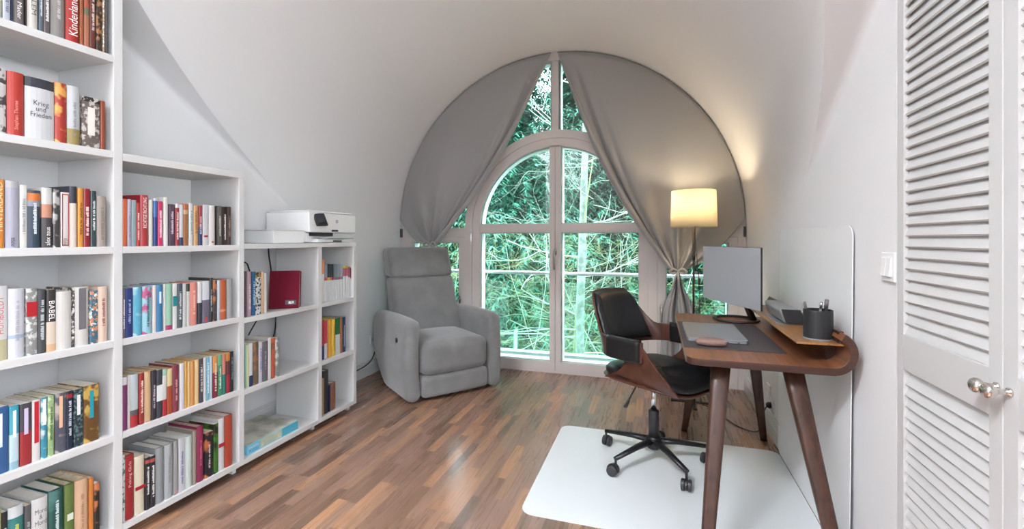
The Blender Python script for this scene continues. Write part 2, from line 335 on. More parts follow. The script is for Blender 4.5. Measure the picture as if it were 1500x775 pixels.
# ---- baseboards
def baseboard(name, x0, y0, x1, y1, nx, ny):
    prof = [(0, 0), (.016, 0), (.016, .075), (.011, .082), (.013, .09), (.009, .1), (.009, .112), (.004, .12), (0, .12)]
    rows = [[(x+nx*d, y+ny*d, z) for (d, z) in prof] for (x, y) in ((x0, y0), (x1, y1))]
    m_ = MB().grid(rows)
    return st(m_.build(name, white_paint))
baseboard('baseboard_left', XL, YR, XL, YW, 1, 0)
baseboard('baseboard_right', XR, CY1+.06, XR, YW, -1, 0)
BOOK_ROWS = [
 ("the tall bookcase's topmost visible shelf", 'books on the topmost visible shelf of the tall bookcase', 1.832, [
  (-1.9290, 0.8450, 0.8712, 0.177, 'pale green', 'hardback', 'c9cdb0', {}),
  (-1.9290, 0.8730, 0.8902, 0.181, 'light blue', 'paperback', 'b7bcc8', {'m': '6a7080'}),
  (-1.9290, 0.8920, 0.8962, 0.177, 'slim navy', 'paperback', '222c48', {}),
  (-1.9290, 0.8980, 0.9242, 0.213, 'thick brown-grey', 'hardback', '6f6866', {'t': ('Adina Mader', 'e8e4e0', 'd', 0.08, 0.6, 0.42)}),
  (-1.9290, 0.9260, 0.9292, 0.196, 'thin dark brown', 'paperback', '3c2f2e', {}),
  (-1.9290, 0.9310, 0.9572, 0.228, 'cream JERUSALEM', 'hardback', 'd8d2c6', {'t': ('JERUSALEM', '5d5750', 'd', 0.1, 0.93, 0.62)}),
  (-1.9290, 0.9600, 0.9702, 0.229, 'slate blue and black', 'paperback', '5d6a74', {'b': [(0.72, '1b1a1c')], 'm': 'd8d8da'}),
  (-1.9290, 0.9720, 0.9892, 0.238, 'mauve-grey', 'paperback', '6b6063', {'b': [(0.6, '2a2729'), (0.8, '8c8484')], 'm': 'e4e0e0'}),
  (-1.9290, 0.9920, 1.0302, 0.244, 'broad light grey', 'hardback', '8d8784', {'m': 'c9c4c0'}),
  (-1.9290, 1.0330, 1.0692, 0.255, 'red Kinderland', 'hardback', 'b9281d', {'t': ('Kinderland', 'f3ece6', 'u', 0.1, 0.62, 0.7)}),
  (-1.9290, 1.0720, 1.0812, 0.245, 'slim orange-brown', 'paperback', 'a75a30', {}),
  (-1.9290, 1.0840, 1.0992, 0.254, 'terracotta and green', 'paperback', 'b06a4c', {'b': [(0.45, '6b7256'), (0.55, 'b4553a')]}),
  (-1.9290, 1.1010, 1.1182, 0.263, 'chestnut brown', 'paperback', '6b3226', {'m': 'd8cfc4'}),
  (-1.9290, 1.1210, 1.1392, 0.267, 'brown circle-patterned', 'paperback', '3a2a22', {'n': ('a5713f', 22)}),
  (-1.9290, 1.1410, 1.1462, 0.270, 'thin tan and white', 'paperback', 'b09272', {'n': ('e6e0d6', 40)}),
  (-1.9290, 1.1490, 1.1582, 0.270, 'thin charcoal', 'paperback', '55504f', {}),
 ]),
 ("the tall bookcase's second visible shelf", 'books on the second visible shelf of the tall bookcase', 1.477, [
  (-1.9330, 0.8340, 0.8842, 0.204, 'white floral-patterned', 'hardback', 'd9d7d6', {'n': ('5a565a', 16), 'nb': 0.35}),
  (-1.9330, 0.8860, 0.9262, 0.202, 'bright red', 'hardback', 'c03425', {'t': ('Stephan Thome', 'e5a296', 'u', 0.1, 0.55, 0.3)}),
  (-1.9330, 0.9290, 1.0032, 0.200, 'very thick white', 'hardback', 'cfd0d2', {'b': [(0.84, '3a3d47')], 'h': ('Krieg\nund\nFrieden', '30333a', 0.5, 0.18)}),
  (-1.9330, 1.0050, 1.0372, 0.205, 'red and yellow marbled', 'hardback', 'b5301f', {'n': ('e0a040', 9)}),
  (-1.9330, 1.0390, 1.0762, 0.205, 'white and gold', 'hardback', 'a08a4c', {'b': [(0.27, 'c3c6c8')], 'm': '8c8f90'}),
  (-1.9330, 1.0800, 1.1332, 0.181, 'grey baroque-patterned', 'paperback', '6e6259', {'b': [(0.9, '221f20')], 'n': ('c8c0b8', 24), 'nb': 0.3, 'l': ('ded8d0', 0.25, 0.8, 0.4)}),
  (-1.9330, 1.1370, 1.1502, 0.179, 'rust brown', 'paperback', '9a4522', {}),
 ]),
 ("the tall bookcase's third visible shelf", 'books on the third visible shelf of the tall bookcase', 1.121, [
  (-1.9330, 0.8540, 0.8792, 0.215, 'orange', 'hardback', 'e08a1e', {'t': ('HINTERLAND', 'f3d9a8', 'u', 0.25, 0.95, 0.5)}),
  (-1.9330, 0.8820, 0.9132, 0.212, 'pale lavender-grey', 'hardback', 'a9a8b8', {'b': [(0.9, 'b4b4b8')], 't': ('PIPER', '2c2c34', 'u', 0.03, 0.16, 0.3)}),
  (-1.9330, 0.9150, 0.9322, 0.202, 'white', 'paperback', 'd6d5d0', {'m': '8e9092'}),
  (-1.9330, 0.9340, 0.9672, 0.187, 'slate blue orange-topped', 'hardback', '35485a', {'b': [(0.72, '8d93a0'), (0.82, 'dc7626'), (0.95, '3b4454')], 'm': 'dfe3e6'}),
  (-1.9330, 0.9700, 0.9972, 0.200, 'white and charcoal', 'hardback', '4b4748', {'b': [(0.5, 'c98a6c'), (0.72, 'cfcdcb')], 't': ('alex zeus', 'f0eeec', 'u', 0.04, 0.34, 0.45)}),
  (-1.9330, 0.9990, 1.0172, 0.198, 'dark grey figure-patterned', 'paperback', '3e3c3d', {'n': ('b7b4b2', 10), 'nb': 0.3}),
  (-1.9330, 1.0200, 1.0432, 0.189, 'white red-framed', 'paperback', 'd8d4d2', {'fr': 'a8322c', 't': ('PIPER', '40302f', 'u', 0.04, 0.17, 0.45)}),
  (-1.9330, 1.0450, 1.0652, 0.212, 'navy and cream', 'hardback', 'dccfc0', {'b': [(0.72, '353b48')]}),
  (-1.9330, 1.0680, 1.0832, 0.208, 'amber yellow', 'paperback', 'd88f18', {'m': '7a4c10'}),
  (-1.9330, 1.0850, 1.1042, 0.208, 'crimson', 'paperback', '971823', {'m': 'f0e4e0'}),
  (-1.9330, 1.1060, 1.1232, 0.202, 'dark teal', 'paperback', '35474c', {'m': 'c9d2d2'}),
  (-1.9330, 1.1260, 1.1552, 0.185, 'faded beige', 'hardback', 'a3958c', {'m': '7b736c'}),
 ]),
 ("the tall bookcase's fourth visible shelf", 'books on the fourth visible shelf of the tall bookcase', 0.772, [
  (-1.9330, 0.8490, 0.8872, 0.232, 'white HUMBOLDT', 'hardback', 'c3bb92', {'b': [(0.28, 'd9dadb')], 't': ('HUMBOLDT', 'c26a66', 'u', 0.36, 0.86, 0.4)}),
  (-1.9330, 0.8890, 0.9272, 0.221, 'thick white lavender-tinted', 'hardback', 'cfd0d8', {'b': [(0.28, '9fb4d0'), (0.33, 'cdced6')], 'm': 'a0a1a8'}),
  (-1.9330, 0.9300, 0.9572, 0.217, 'grey bubble-patterned', 'paperback', '8f908e', {'n': ('d5d6d4', 26), 'l': ('a81a22', 0.58, 0.8, 0.95)}),
  (-1.9330, 0.9590, 0.9802, 0.210, 'charcoal', 'hardback', '4a4c50', {'m': 'c2cace'}),
  (-1.9330, 0.9820, 1.0062, 0.207, 'black-topped BABEL', 'paperback', 'dcae84', {'b': [(0.12, 'dccbb6'), (0.48, '393233')], 't': ('BABEL', 'f2efec', 'd', 0.5, 0.82, 0.62)}),
  (-1.9330, 1.0080, 1.0512, 0.198, 'thick plain white', 'hardback', 'd3d0ca', {}),
  (-1.9330, 1.0530, 1.0582, 0.207, 'thin speckled black', 'paperback', '4d4845', {'n': ('d6d2cc', 30)}),
  (-1.9330, 1.0600, 1.1012, 0.208, 'white grey-blotched', 'hardback', 'd5d1cc', {'l': ('6b686c', 0.28, 0.98, 0.5)}),
  (-1.9330, 1.1030, 1.1282, 0.192, 'multicoloured confetti-patterned', 'paperback', '3f6f86', {'n': ('d98b52', 30), 'n2': ('e3e6e2', 22)}),
  (-1.9330, 1.1300, 1.1592, 0.203, 'peach cream', 'hardback', 'd9bfa8', {'m': '8a4a4c'}),
 ]),
 ("the tall bookcase's fifth visible shelf", 'books on the fifth visible shelf of the tall bookcase', 0.420, [
  (-1.9370, 0.8450, 0.8892, 0.208, 'mid blue', 'paperback', '2f5f96', {'l': ('d6dbe2', 0.4, 0.9, 0.35)}),
  (-1.9370, 0.8920, 0.9142, 0.202, 'cyan to white', 'paperback', '8fb6c6', {'b': [(0.12, 'b7d2da'), (0.55, '2f9cb8')], 'l': ('dfe6e6', 0.5, 0.92, 0.35)}),
  (-1.9370, 0.9170, 0.9452, 0.199, 'red and charcoal', 'paperback', 'a5242a', {'b': [(0.55, '4b4750')], 'l': ('c4b8d4', 0.5, 0.92, 0.35)}),
  (-1.9370, 0.9470, 0.9672, 0.202, 'white red-titled', 'paperback', 'd2cdcb', {'l': ('b01a2a', 0.3, 0.97, 0.55)}),
  (-1.9370, 0.9690, 0.9852, 0.203, 'turquoise map-patterned', 'paperback', '2f8fa8', {'n': ('c9dadb', 12), 'l': ('e2e6e6', 0.55, 0.97, 0.5)}),
  (-1.9370, 0.9870, 1.0032, 0.202, 'lime green', 'paperback', '93b377', {'n': ('c7d8a8', 14), 'm': '476b3c'}),
  (-1.9370, 1.0060, 1.0362, 0.203, 'slate stripe-patterned', 'paperback', '585a68', {'n': ('b7aca4', 7), 'l': ('dcae8c', 0.42, 0.95, 0.3)}),
  (-1.9370, 1.0380, 1.0552, 0.202, 'navy', 'paperback', '1e2c44', {'m': 'c9ccd4', 'tp': 'a8202c'}),
  (-1.9370, 1.0580, 1.0852, 0.201, 'dark green speckled', 'paperback', '1f343a', {'n': ('607c80', 40), 'nb': 0.25, 'l': ('d6d6d4', 0.55, 0.9, 0.35)}),
  (-1.9370, 1.0870, 1.1332, 0.204, 'gold and brown', 'paperback', '6e4a1e', {'n': ('c7a03c', 9), 'l': ('1d8fa0', 0.42, 0.9, 0.25)}),
 ]),
 ("the tall bookcase's bottom shelf", 'books on the bottom shelf of the tall bookcase', 0.070, [
  (-1.9410, 0.8560, 0.8742, 0.244, 'yellow-green', 'paperback', 'b9c67e', {}),
  (-1.9410, 0.8760, 0.8892, 0.225, 'slim black', 'paperback', '2b2a2c', {'m': 'd2d2d2'}),
  (-1.9410, 0.8920, 0.9292, 0.229, 'teal white-topped', 'hardback', '2f8583', {'b': [(0.84, 'cfd3d4')], 'm': 'c9c44e'}),
  (-1.9410, 0.9310, 0.9462, 0.215, 'dark grey', 'paperback', '5a5a5c', {'m': 'b5b5b5'}),
  (-1.9410, 0.9490, 0.9902, 0.223, 'white serif-titled', 'hardback', 'd2d2cf', {'h': ('Mord\n&\nMord', '565656', 0.72, 0.17)}),
  (-1.9410, 0.9930, 1.0332, 0.227, 'dark teal-green', 'hardback', '1f5550', {'n': ('4c817a', 5), 'm': 'cfe0de'}),
  (-1.9410, 1.0360, 1.0632, 0.227, 'olive green', 'hardback', '647a34', {'l': ('d5d9c8', 0.45, 0.55, 0.6)}),
  (-1.9410, 1.0650, 1.1042, 0.226, 'peach', 'hardback', 'd6ac88', {'m': 'a5795a'}),
  (-1.9410, 1.1060, 1.1192, 0.217, 'orange', 'paperback', 'd07a1c', {}),
  (-1.9410, 1.1210, 1.1382, 0.189, 'black orange-patterned', 'paperback', '2c2722', {'n': ('c9743a', 9), 'nb': 0.25}),
 ]),
 ("the middle bookcase's top shelf", 'books on the top shelf of the middle bookcase', 1.121, [
  (-1.9330, 1.2080, 1.2242, 0.182, 'orange', 'paperback', 'd8602c', {}),
  (-1.9330, 1.2260, 1.2382, 0.182, 'pale lilac', 'paperback', 'b9b2c6', {'m': '8c7fa0'}),
  (-1.9330, 1.2400, 1.2562, 0.180, 'grey-teal', 'paperback', '8ba1a6', {}),
  (-1.9330, 1.2580, 1.2692, 0.171, 'slim red', 'paperback', 'c02a20', {'m': 'f0dcd8'}),
  (-1.9330, 1.2730, 1.3012, 0.203, 'tall red capital-titled', 'hardback', 'b8232c', {'t': ('RICHTIGE RICHTUNG', 'f3e4e2', 'u', 0.36, 0.95, 0.5)}),
  (-1.9330, 1.3040, 1.3182, 0.186, 'cream', 'hardback', 'cfcbbd', {}),
  (-1.9330, 1.3210, 1.3352, 0.195, 'blue and navy', 'paperback', '23408a', {'b': [(0.6, '3f74b8'), (0.94, 'c9ccd8')]}),
  (-1.9330, 1.3380, 1.3562, 0.183, 'magenta', 'paperback', 'cf1c5e', {'m': 'f6dce6'}),
  (-1.9330, 1.3610, 1.3792, 0.202, 'tall plain white', 'hardback', 'd7d4ce', {}),
  (-1.9330, 1.3820, 1.4062, 0.174, 'dusky purple', 'paperback', '584259', {'m': 'cfc4cf'}),
  (-1.9330, 1.4090, 1.4242, 0.178, 'dark red white-topped', 'paperback', 'a92b32', {'b': [(0.9, 'd9d5d2')], 'm': 'f0dad8'}),
  (-1.9330, 1.4260, 1.4412, 0.176, 'white navy-footed', 'paperback', '35406e', {'b': [(0.2, 'cfcdd0')]}),
  (-1.9330, 1.4430, 1.4632, 0.181, 'tan-brown', 'paperback', 'a8683a', {'b': [(0.75, 'd0a880'), (0.85, 'b5602c')]}),
  (-1.9330, 1.4680, 1.4852, 0.185, 'white lettered', 'paperback', 'cfd2cf', {'m': '6d9196'}),
  (-1.9330, 1.4880, 1.5082, 0.177, 'light tan', 'paperback', 'd3a26a', {'m': '8f5f34'}),
  (-1.9330, 1.5110, 1.5282, 0.178, 'navy and red', 'paperback', '38406a', {'b': [(0.45, 'a83238')], 'm': 'd8d6dc'}),
  (-1.9330, 1.5300, 1.5592, 0.183, 'white red-spotted', 'paperback', 'c9c9cc', {'l': ('b02028', 0.2, 0.25, 0.6)}),
  (-1.9330, 1.5620, 1.5922, 0.182, 'plain white', 'hardback', 'd5d0cc', {'l': ('b83038', 0.06, 0.1, 0.3)}),
  (-1.9330, 1.5950, 1.5992, 0.180, 'thin black', 'paperback', '2d2926', {}),
  (-1.9330, 1.6020, 1.6252, 0.182, 'grey-olive', 'paperback', '63605a', {'m': 'c4c0b8'}),
  (-1.9330, 1.6270, 1.6522, 0.180, 'black-brown', 'paperback', '32201f', {'m': 'e0d8d4'}),
  (-1.9330, 1.6540, 1.6722, 0.182, 'chocolate brown', 'paperback', '453029', {'m': 'a58a76'}),
 ]),
 ("the middle bookcase's second shelf", 'books on the second shelf of the middle bookcase', 0.772, [
  (-1.9270, 1.2040, 1.2132, 0.189, 'grey', 'paperback', '6a6568', {'m': 'e4e0e4'}),
  (-1.9270, 1.2150, 1.2402, 0.188, 'royal blue', 'paperback', '27397c', {'m': 'aab4d4'}),
  (-1.9270, 1.2430, 1.2752, 0.190, 'sky blue cloudy', 'hardback', '4fa8c4', {'n': ('bfdbe0', 5)}),
  (-1.9270, 1.2770, 1.3122, 0.190, 'pale blue pink-flowered', 'hardback', '8cc5d4', {'n': ('c04c80', 10), 'nb': 0.27, 'm': '2c5560'}),
  (-1.9270, 1.3140, 1.3262, 0.191, 'cream-white', 'paperback', 'd8d2cc', {}),
  (-1.9270, 1.3290, 1.3542, 0.191, 'cobalt blue', 'hardback', '2f7eb0', {'l': ('cfe2ee', 0.6, 0.85, 0.3)}),
  (-1.9270, 1.3560, 1.3632, 0.192, 'slim white', 'paperback', 'd3cfc8', {}),
  (-1.9270, 1.3660, 1.3922, 0.192, 'mint green', 'hardback', '8fc0a4', {'b': [], 'f': ('b8286c', 0.1)}),
  (-1.9270, 1.3940, 1.4112, 0.191, 'white teal-boxed', 'paperback', 'd2d2d0', {'l': ('157f84', 0.5, 0.72, 1)}),
  (-1.9270, 1.4130, 1.4342, 0.188, 'dark slate', 'paperback', '525c64', {'m': 'd8dcdc'}),
  (-1.9270, 1.4360, 1.4502, 0.186, 'pale grey', 'paperback', 'c3c6c4', {}),
  (-1.9270, 1.4530, 1.4662, 0.184, 'white black-topped', 'paperback', 'ccc6c0', {'b': [(0.82, '3a3838')]}),
  (-1.9270, 1.4680, 1.5012, 0.188, 'salmon pink', 'hardback', 'dc8474', {'m': 'eab4a8'}),
  (-1.9270, 1.5040, 1.5212, 0.188, 'black and white', 'paperback', '3c3f46', {'b': [(0.5, 'd8d6d2')]}),
  (-1.9270, 1.5240, 1.5572, 0.188, 'white and mauve', 'paperback', '716c80', {'b': [(0.55, 'ced2d8')], 'l': ('c84048', 0.03, 0.14, 0.3)}),
  (-1.9270, 1.5600, 1.5732, 0.201, 'tall black-edged', 'paperback', '3a393b', {'m': 'c6c6c6'}),
  (-1.9270, 1.5760, 1.5952, 0.187, 'dark orange-flecked', 'paperback', '45413e', {'n': ('c2713a', 10), 'nb': 0.3}),
  (-1.9270, 1.5970, 1.6102, 0.186, 'bluish-white', 'paperback', 'bcc8d4', {}),
  (-1.9270, 1.6130, 1.6452, 0.186, 'burnt orange', 'hardback', 'c0571e', {'b': [(0.2, 'dc9a64'), (0.26, 'c0571e')]}),
  (-1.9270, 1.6490, 1.6782, 0.188, 'light grey', 'hardback', '9c9c9a', {}),
 ]),
 ("the middle bookcase's third shelf", 'books on the third shelf of the middle bookcase', 0.420, [
  (-1.9290, 1.2060, 1.2222, 0.203, 'plum purple', 'paperback', '7a3468', {'b': [(0.85, 'd0cdd0')]}),
  (-1.9290, 1.2240, 1.2312, 0.206, 'thin white', 'paperback', 'd2ccca', {}),
  (-1.9290, 1.2330, 1.2632, 0.204, 'white red-footed', 'hardback', 'bb1f28', {'b': [(0.22, '5b5e60'), (0.32, 'b9c2c6')]}),
  (-1.9290, 1.2650, 1.2822, 0.201, 'brick red', 'paperback', 'a33027', {'m': 'e6cfc8'}),
  (-1.9290, 1.2850, 1.3092, 0.202, 'sand-coloured', 'hardback', 'cda77c', {}),
  (-1.9290, 1.3104, 1.3282, 0.200, 'blackish purple', 'paperback', '38313b', {'m': 'b8b0ba'}),
  (-1.9290, 1.3300, 1.3522, 0.196, 'charcoal white-patched', 'paperback', '44454f', {'l': ('dcdcdc', 0.35, 0.68, 1)}),
  (-1.9290, 1.3540, 1.3702, 0.193, 'red and mint', 'paperback', 'b8242c', {'b': [(0.35, 'd0cfc8'), (0.86, '8bb8a0')]}),
  (-1.9290, 1.3720, 1.3922, 0.189, 'rust and cream', 'paperback', 'b04a22', {'b': [(0.62, 'd8c28c')]}),
  (-1.9290, 1.3950, 1.4222, 0.197, 'maroon', 'hardback', '873340', {'m': 'c89ca0'}),
  (-1.9290, 1.4250, 1.4432, 0.197, 'cool white', 'paperback', 'd2d0d4', {}),
  (-1.9290, 1.4450, 1.4562, 0.201, 'golden yellow', 'paperback', 'd49a3c', {}),
  (-1.9290, 1.4580, 1.4692, 0.197, 'pale yellow', 'paperback', 'dfb878', {}),
  (-1.9290, 1.4710, 1.4882, 0.196, 'light orange', 'paperback', 'd89246', {}),
  (-1.9290, 1.4910, 1.5102, 0.196, 'cream-yellow', 'hardback', 'e2bd82', {}),
  (-1.9290, 1.5120, 1.5292, 0.196, 'dark violet-grey', 'paperback', '4c4652', {'m': 'd6d0d0'}),
  (-1.9290, 1.5310, 1.5422, 0.195, 'narrow white', 'paperback', 'd5d2d0', {}),
  (-1.9290, 1.5440, 1.5592, 0.196, 'light blue', 'paperback', '6fb4cc', {'m': 'dbeaf0'}),
  (-1.9290, 1.5610, 1.5732, 0.195, 'ice-blue', 'paperback', 'bccbd6', {}),
  (-1.9290, 1.5770, 1.6002, 0.192, 'burgundy and orange', 'paperback', '8c1f3a', {'b': [(0.6, 'd8913c')], 'm': 'e8d8cc'}),
  (-1.9290, 1.6020, 1.6212, 0.191, 'green', 'paperback', '3f9468', {'b': [(0.75, '5fb084')], 'm': 'd4e6da'}),
  (-1.9290, 1.6240, 1.6412, 0.189, 'teal and pink', 'paperback', '1f8478', {'b': [(0.5, 'd48070')]}),
  (-1.9290, 1.6450, 1.6642, 0.190, 'red and orange', 'paperback', 'a82032', {'b': [(0.45, '6a3838'), (0.8, 'd0842e')]}),
  (-1.9290, 1.6660, 1.6822, 0.193, 'black', 'paperback', '20262e', {'m': '7d8a94'}),
 ]),
 ("the middle bookcase's bottom shelf", 'books on the bottom shelf of the middle bookcase', 0.070, [
  (-1.9310, 1.2060, 1.2152, 0.257, 'white green-lettered', 'paperback', 'c6cac6', {'n': ('46786c', 20), 'nb': 0.4}),
  (-1.9310, 1.2170, 1.2482, 0.247, 'dark red Peking Girls', 'hardback', 'a81722', {'t': ('Peking Girls', 'e8c4c0', 'u', 0.5, 0.9, 0.4)}),
  (-1.9310, 1.2510, 1.2872, 0.228, 'cream red-banded', 'hardback', 'd8ccb2', {'l': ('a01e30', 0.42, 0.48, 1)}),
  (-1.9310, 1.2890, 1.3062, 0.208, 'black white-titled', 'paperback', '2b292d', {'m': 'dcdcdc', 'tp': 'b84a48'}),
  (-1.9310, 1.3080, 1.3262, 0.205, 'black red-topped', 'paperback', '2d2b2e', {'m': 'e2e2e2', 'tp': 'c0504c'}),
  (-1.9310, 1.3290, 1.3612, 0.226, 'silver grey', 'hardback', '8f9496', {}),
  (-1.9310, 1.3640, 1.3982, 0.224, 'light silver', 'hardback', 'a7aaae', {'m': '8a8c90'}),
  (-1.9310, 1.4010, 1.4192, 0.226, 'grey red-footed', 'hardback', '9a9896', {'l': ('c08080', 0.03, 0.08, 0.6)}),
  (-1.9310, 1.4210, 1.4492, 0.229, 'white purple-lettered', 'paperback', 'c4c6cc', {'m': '75709c'}),
  (-1.9310, 1.4510, 1.4812, 0.223, 'pale mint-white', 'hardback', 'c6d2cc', {}),
  (-1.9310, 1.4830, 1.5002, 0.237, 'taupe black-topped', 'hardback', '9a8c7e', {}),
  (-1.9310, 1.5030, 1.5342, 0.245, 'raspberry', 'hardback', '94204e', {'m': 'c86c90'}),
  (-1.9310, 1.5380, 1.5802, 0.203, 'black orange-printed', 'paperback', '25222e', {'n': ('c86a34', 7), 'nb': 0.3, 'm': 'd8d2c8'}),
  (-1.9310, 1.5820, 1.6052, 0.227, 'bright green', 'paperback', '3f7a1e', {'n': ('20301c', 8)}),
  (-1.9310, 1.6070, 1.6382, 0.242, 'white red-banded', 'hardback', 'd2d0d2', {'l': ('ae2230', 0.45, 0.52, 1)}),
  (-1.9310, 1.6410, 1.6822, 0.241, 'vermilion', 'hardback', 'b83e1e', {}),
 ]),
 ("the low bookcase's upper left cell", 'books in the upper left cell of the low bookcase', 0.762, [
  (-1.9410, 1.7620, 1.7712, 0.226, 'dark mauve', 'paperback', '6a5458', {}),
  (-1.9410, 1.7730, 1.7972, 0.225, 'dusty pink', 'hardback', 'b08c98', {'m': 'e0d0d6'}),
  (-1.9410, 1.8000, 1.8202, 0.222, 'teal-blue', 'paperback', '14608e', {'m': 'bcd6e4'}),
  (-1.9410, 1.8220, 1.8542, 0.217, 'black and white zigzag', 'paperback', 'cfcfcf', {'n': ('262626', 34), 'b': [(0.88, 'a0782c')]}),
  (-1.9410, 1.8570, 1.8722, 0.218, 'light wood-coloured', 'paperback', 'd0ae88', {}),
  (-1.9410, 1.8750, 1.8912, 0.206, 'plain off-white', 'paperback', 'cfcbc4', {}),
 ]),
 ("the low bookcase's middle left cell", 'books in the middle left cell of the low bookcase', 0.410, [
  (-1.9350, 1.7550, 1.7622, 0.215, 'thin mint', 'paperback', '9cc8ac', {}),
  (-1.9350, 1.7634, 1.7762, 0.213, 'pale yellow', 'paperback', 'd8d8a4', {}),
  (-1.9350, 1.7780, 1.7982, 0.217, 'white navy-footed', 'paperback', '28406e', {'b': [(0.25, 'd4d6d8')]}),
  (-1.9350, 1.8020, 1.8332, 0.216, 'brown patterned', 'paperback', '74604c', {'n': ('9a6a4a', 12)}),
  (-1.9350, 1.8360, 1.8562, 0.210, 'white violet-striped', 'paperback', 'c8c8d2', {'m': '6a5c90'}),
  (-1.9350, 1.8590, 1.8912, 0.206, 'grey-purple', 'paperback', '6c6670', {'m': 'a49ca8'}),
  (-1.9350, 1.8940, 1.9132, 0.221, 'taller white', 'paperback', 'd4d2ce', {}),
  (-1.9350, 1.9160, 1.9392, 0.214, 'orange and brown', 'paperback', 'c2572c', {'n': ('7c5436', 6)}),
  (-1.9350, 1.9430, 1.9672, 0.210, 'grey leafy-patterned', 'paperback', '8c9090', {'n': ('d0d0cc', 14)}),
 ]),
 ("the low bookcase's upper right cell", 'magazines in the upper right cell of the low bookcase', 0.762, [
  (-1.9410, 2.3040, 2.3252, 0.262, 'white and orange', 'magazine', 'dddbd8', {'b': [(0.66, 'e8925a')]}),
  (-1.9410, 2.3280, 2.3532, 0.232, 'white red-striped', 'magazine', 'd9dbdc', {'b': [(0.56, 'd83c3c'), (0.64, '8a92a0')]}),
  (-1.9410, 2.3560, 2.3732, 0.231, 'white yellow-striped', 'magazine', 'd9dbdc', {'b': [(0.56, 'e0c020'), (0.64, '2c3038')]}),
  (-1.9410, 2.3760, 2.3932, 0.229, 'white orange-striped', 'magazine', 'd9dbdc', {'b': [(0.56, 'e07830'), (0.64, '343a46')]}),
  (-1.9410, 2.3960, 2.4112, 0.228, 'white wine-striped', 'magazine', 'd9dbdc', {'b': [(0.56, '8a3050'), (0.64, '20242c')]}),
  (-1.9410, 2.4130, 2.4272, 0.228, 'white magenta-striped', 'magazine', 'd9dbdc', {'b': [(0.56, 'd82880'), (0.64, '6c8088')]}),
  (-1.9410, 2.4300, 2.4502, 0.227, 'white green-striped', 'magazine', 'd9dbdc', {'b': [(0.56, '1f8c70'), (0.64, '7e8c94')]}),
  (-1.9410, 2.4530, 2.4772, 0.225, 'white pink-striped', 'magazine', 'd9dbdc', {'b': [(0.56, 'd02c84'), (0.64, '8a949c')]}),
  (-1.9410, 2.4800, 2.5002, 0.224, 'white teal-striped', 'magazine', 'd9dbdc', {'b': [(0.56, '4c9a90'), (0.64, 'a0a8ac')]}),
  (-1.9410, 2.5040, 2.5292, 0.211, 'white pink-topped', 'magazine', 'd9dadb', {'b': [(0.68, 'b85c74'), (0.93, 'd0c81c')]}),
  (-1.9410, 2.5320, 2.5542, 0.209, 'white rose-topped', 'magazine', 'd9dadb', {'b': [(0.68, 'b86078'), (0.93, 'c4c020')]}),
  (-1.9410, 2.5570, 2.5762, 0.202, 'white mauve-topped', 'magazine', 'd6d8da', {'b': [(0.66, 'a8586c')]}),
  (-1.9410, 2.5780, 2.5932, 0.194, 'white dark-red-topped', 'magazine', 'd4d4d6', {'b': [(0.64, '7c1c2c')]}),
 ]),
 ("the low bookcase's middle right cell", 'books in the middle right cell of the low bookcase', 0.410, [
  (-1.9410, 2.3040, 2.3262, 0.238, 'navy and red', 'paperback', '22386a', {'b': [(0.35, 'c03040')]}),
  (-1.9410, 2.3280, 2.3522, 0.233, 'red and white', 'paperback', 'c8384a', {'f': ('d0c8d0', 0.4)}),
  (-1.9410, 2.3550, 2.3642, 0.234, 'thin orange', 'paperback', 'd08830', {}),
  (-1.9410, 2.3660, 2.3962, 0.236, 'golden-yellow', 'hardback', 'e0a814', {}),
  (-1.9410, 2.3990, 2.4302, 0.231, 'lemon yellow', 'hardback', 'e4b81c', {'m': 'a88410'}),
  (-1.9410, 2.4330, 2.4732, 0.232, 'green and white', 'paperback', 'ccd0d0', {'b': [(0.55, '16703c')]}),
  (-1.9410, 2.4760, 2.4952, 0.228, 'caramel', 'paperback', 'b06a28', {}),
  (-1.9410, 2.4980, 2.5262, 0.229, 'navy blue', 'paperback', '203c6e', {'m': 'c0c8d8'}),
 ]),
 ("the low bookcase's lower right cell", 'books in the lower right cell of the low bookcase', 0.070, [
  (-1.9410, 2.3040, 2.3222, 0.224, 'tan', 'paperback', 'a88a68', {}),
  (-1.9410, 2.3250, 2.3662, 0.264, 'thick black', 'hardback', '343436', {}),
  (-1.9410, 2.3690, 2.3802, 0.168, 'thin dark blue', 'paperback', '20265a', {}),
  (-1.9410, 2.3830, 2.4342, 0.170, 'reddish-brown', 'hardback', '8c5c40', {}),
 ]),
]
# ------------------------------------------------------------------ glazing
def glass_material(name, tint, refl=1.0):
    m = bpy.data.materials.new(name); m.use_nodes = True; nt = m.node_tree; nt.nodes.clear()
    o = nt.nodes.new('ShaderNodeOutputMaterial'); t = nt.nodes.new('ShaderNodeBsdfTransparent'); g = nt.nodes.new('ShaderNodeBsdfGlossy')
    fr = nt.nodes.new('ShaderNodeFresnel'); fr.inputs[0].default_value = 1.5; mx = nt.nodes.new('ShaderNodeMixShader')
    t.inputs[0].default_value = c4(tint); g.inputs['Roughness'].default_value = 0.0; g.inputs[0].default_value = (refl, refl, refl, 1)
    nt.links.new(fr.outputs[0], mx.inputs[0]); nt.links.new(t.outputs[0], mx.inputs[1]); nt.links.new(g.outputs[0], mx.inputs[2]); nt.links.new(mx.outputs[0], o.inputs[0])
    return m
glass = glass_material('window_glass', (.90, .985, .965))
rail_glass = glass_material('balustrade_glass', (.84, .96, .93))
bead_paint = mat('glazing_bead', (.50, .53, .52), .35)

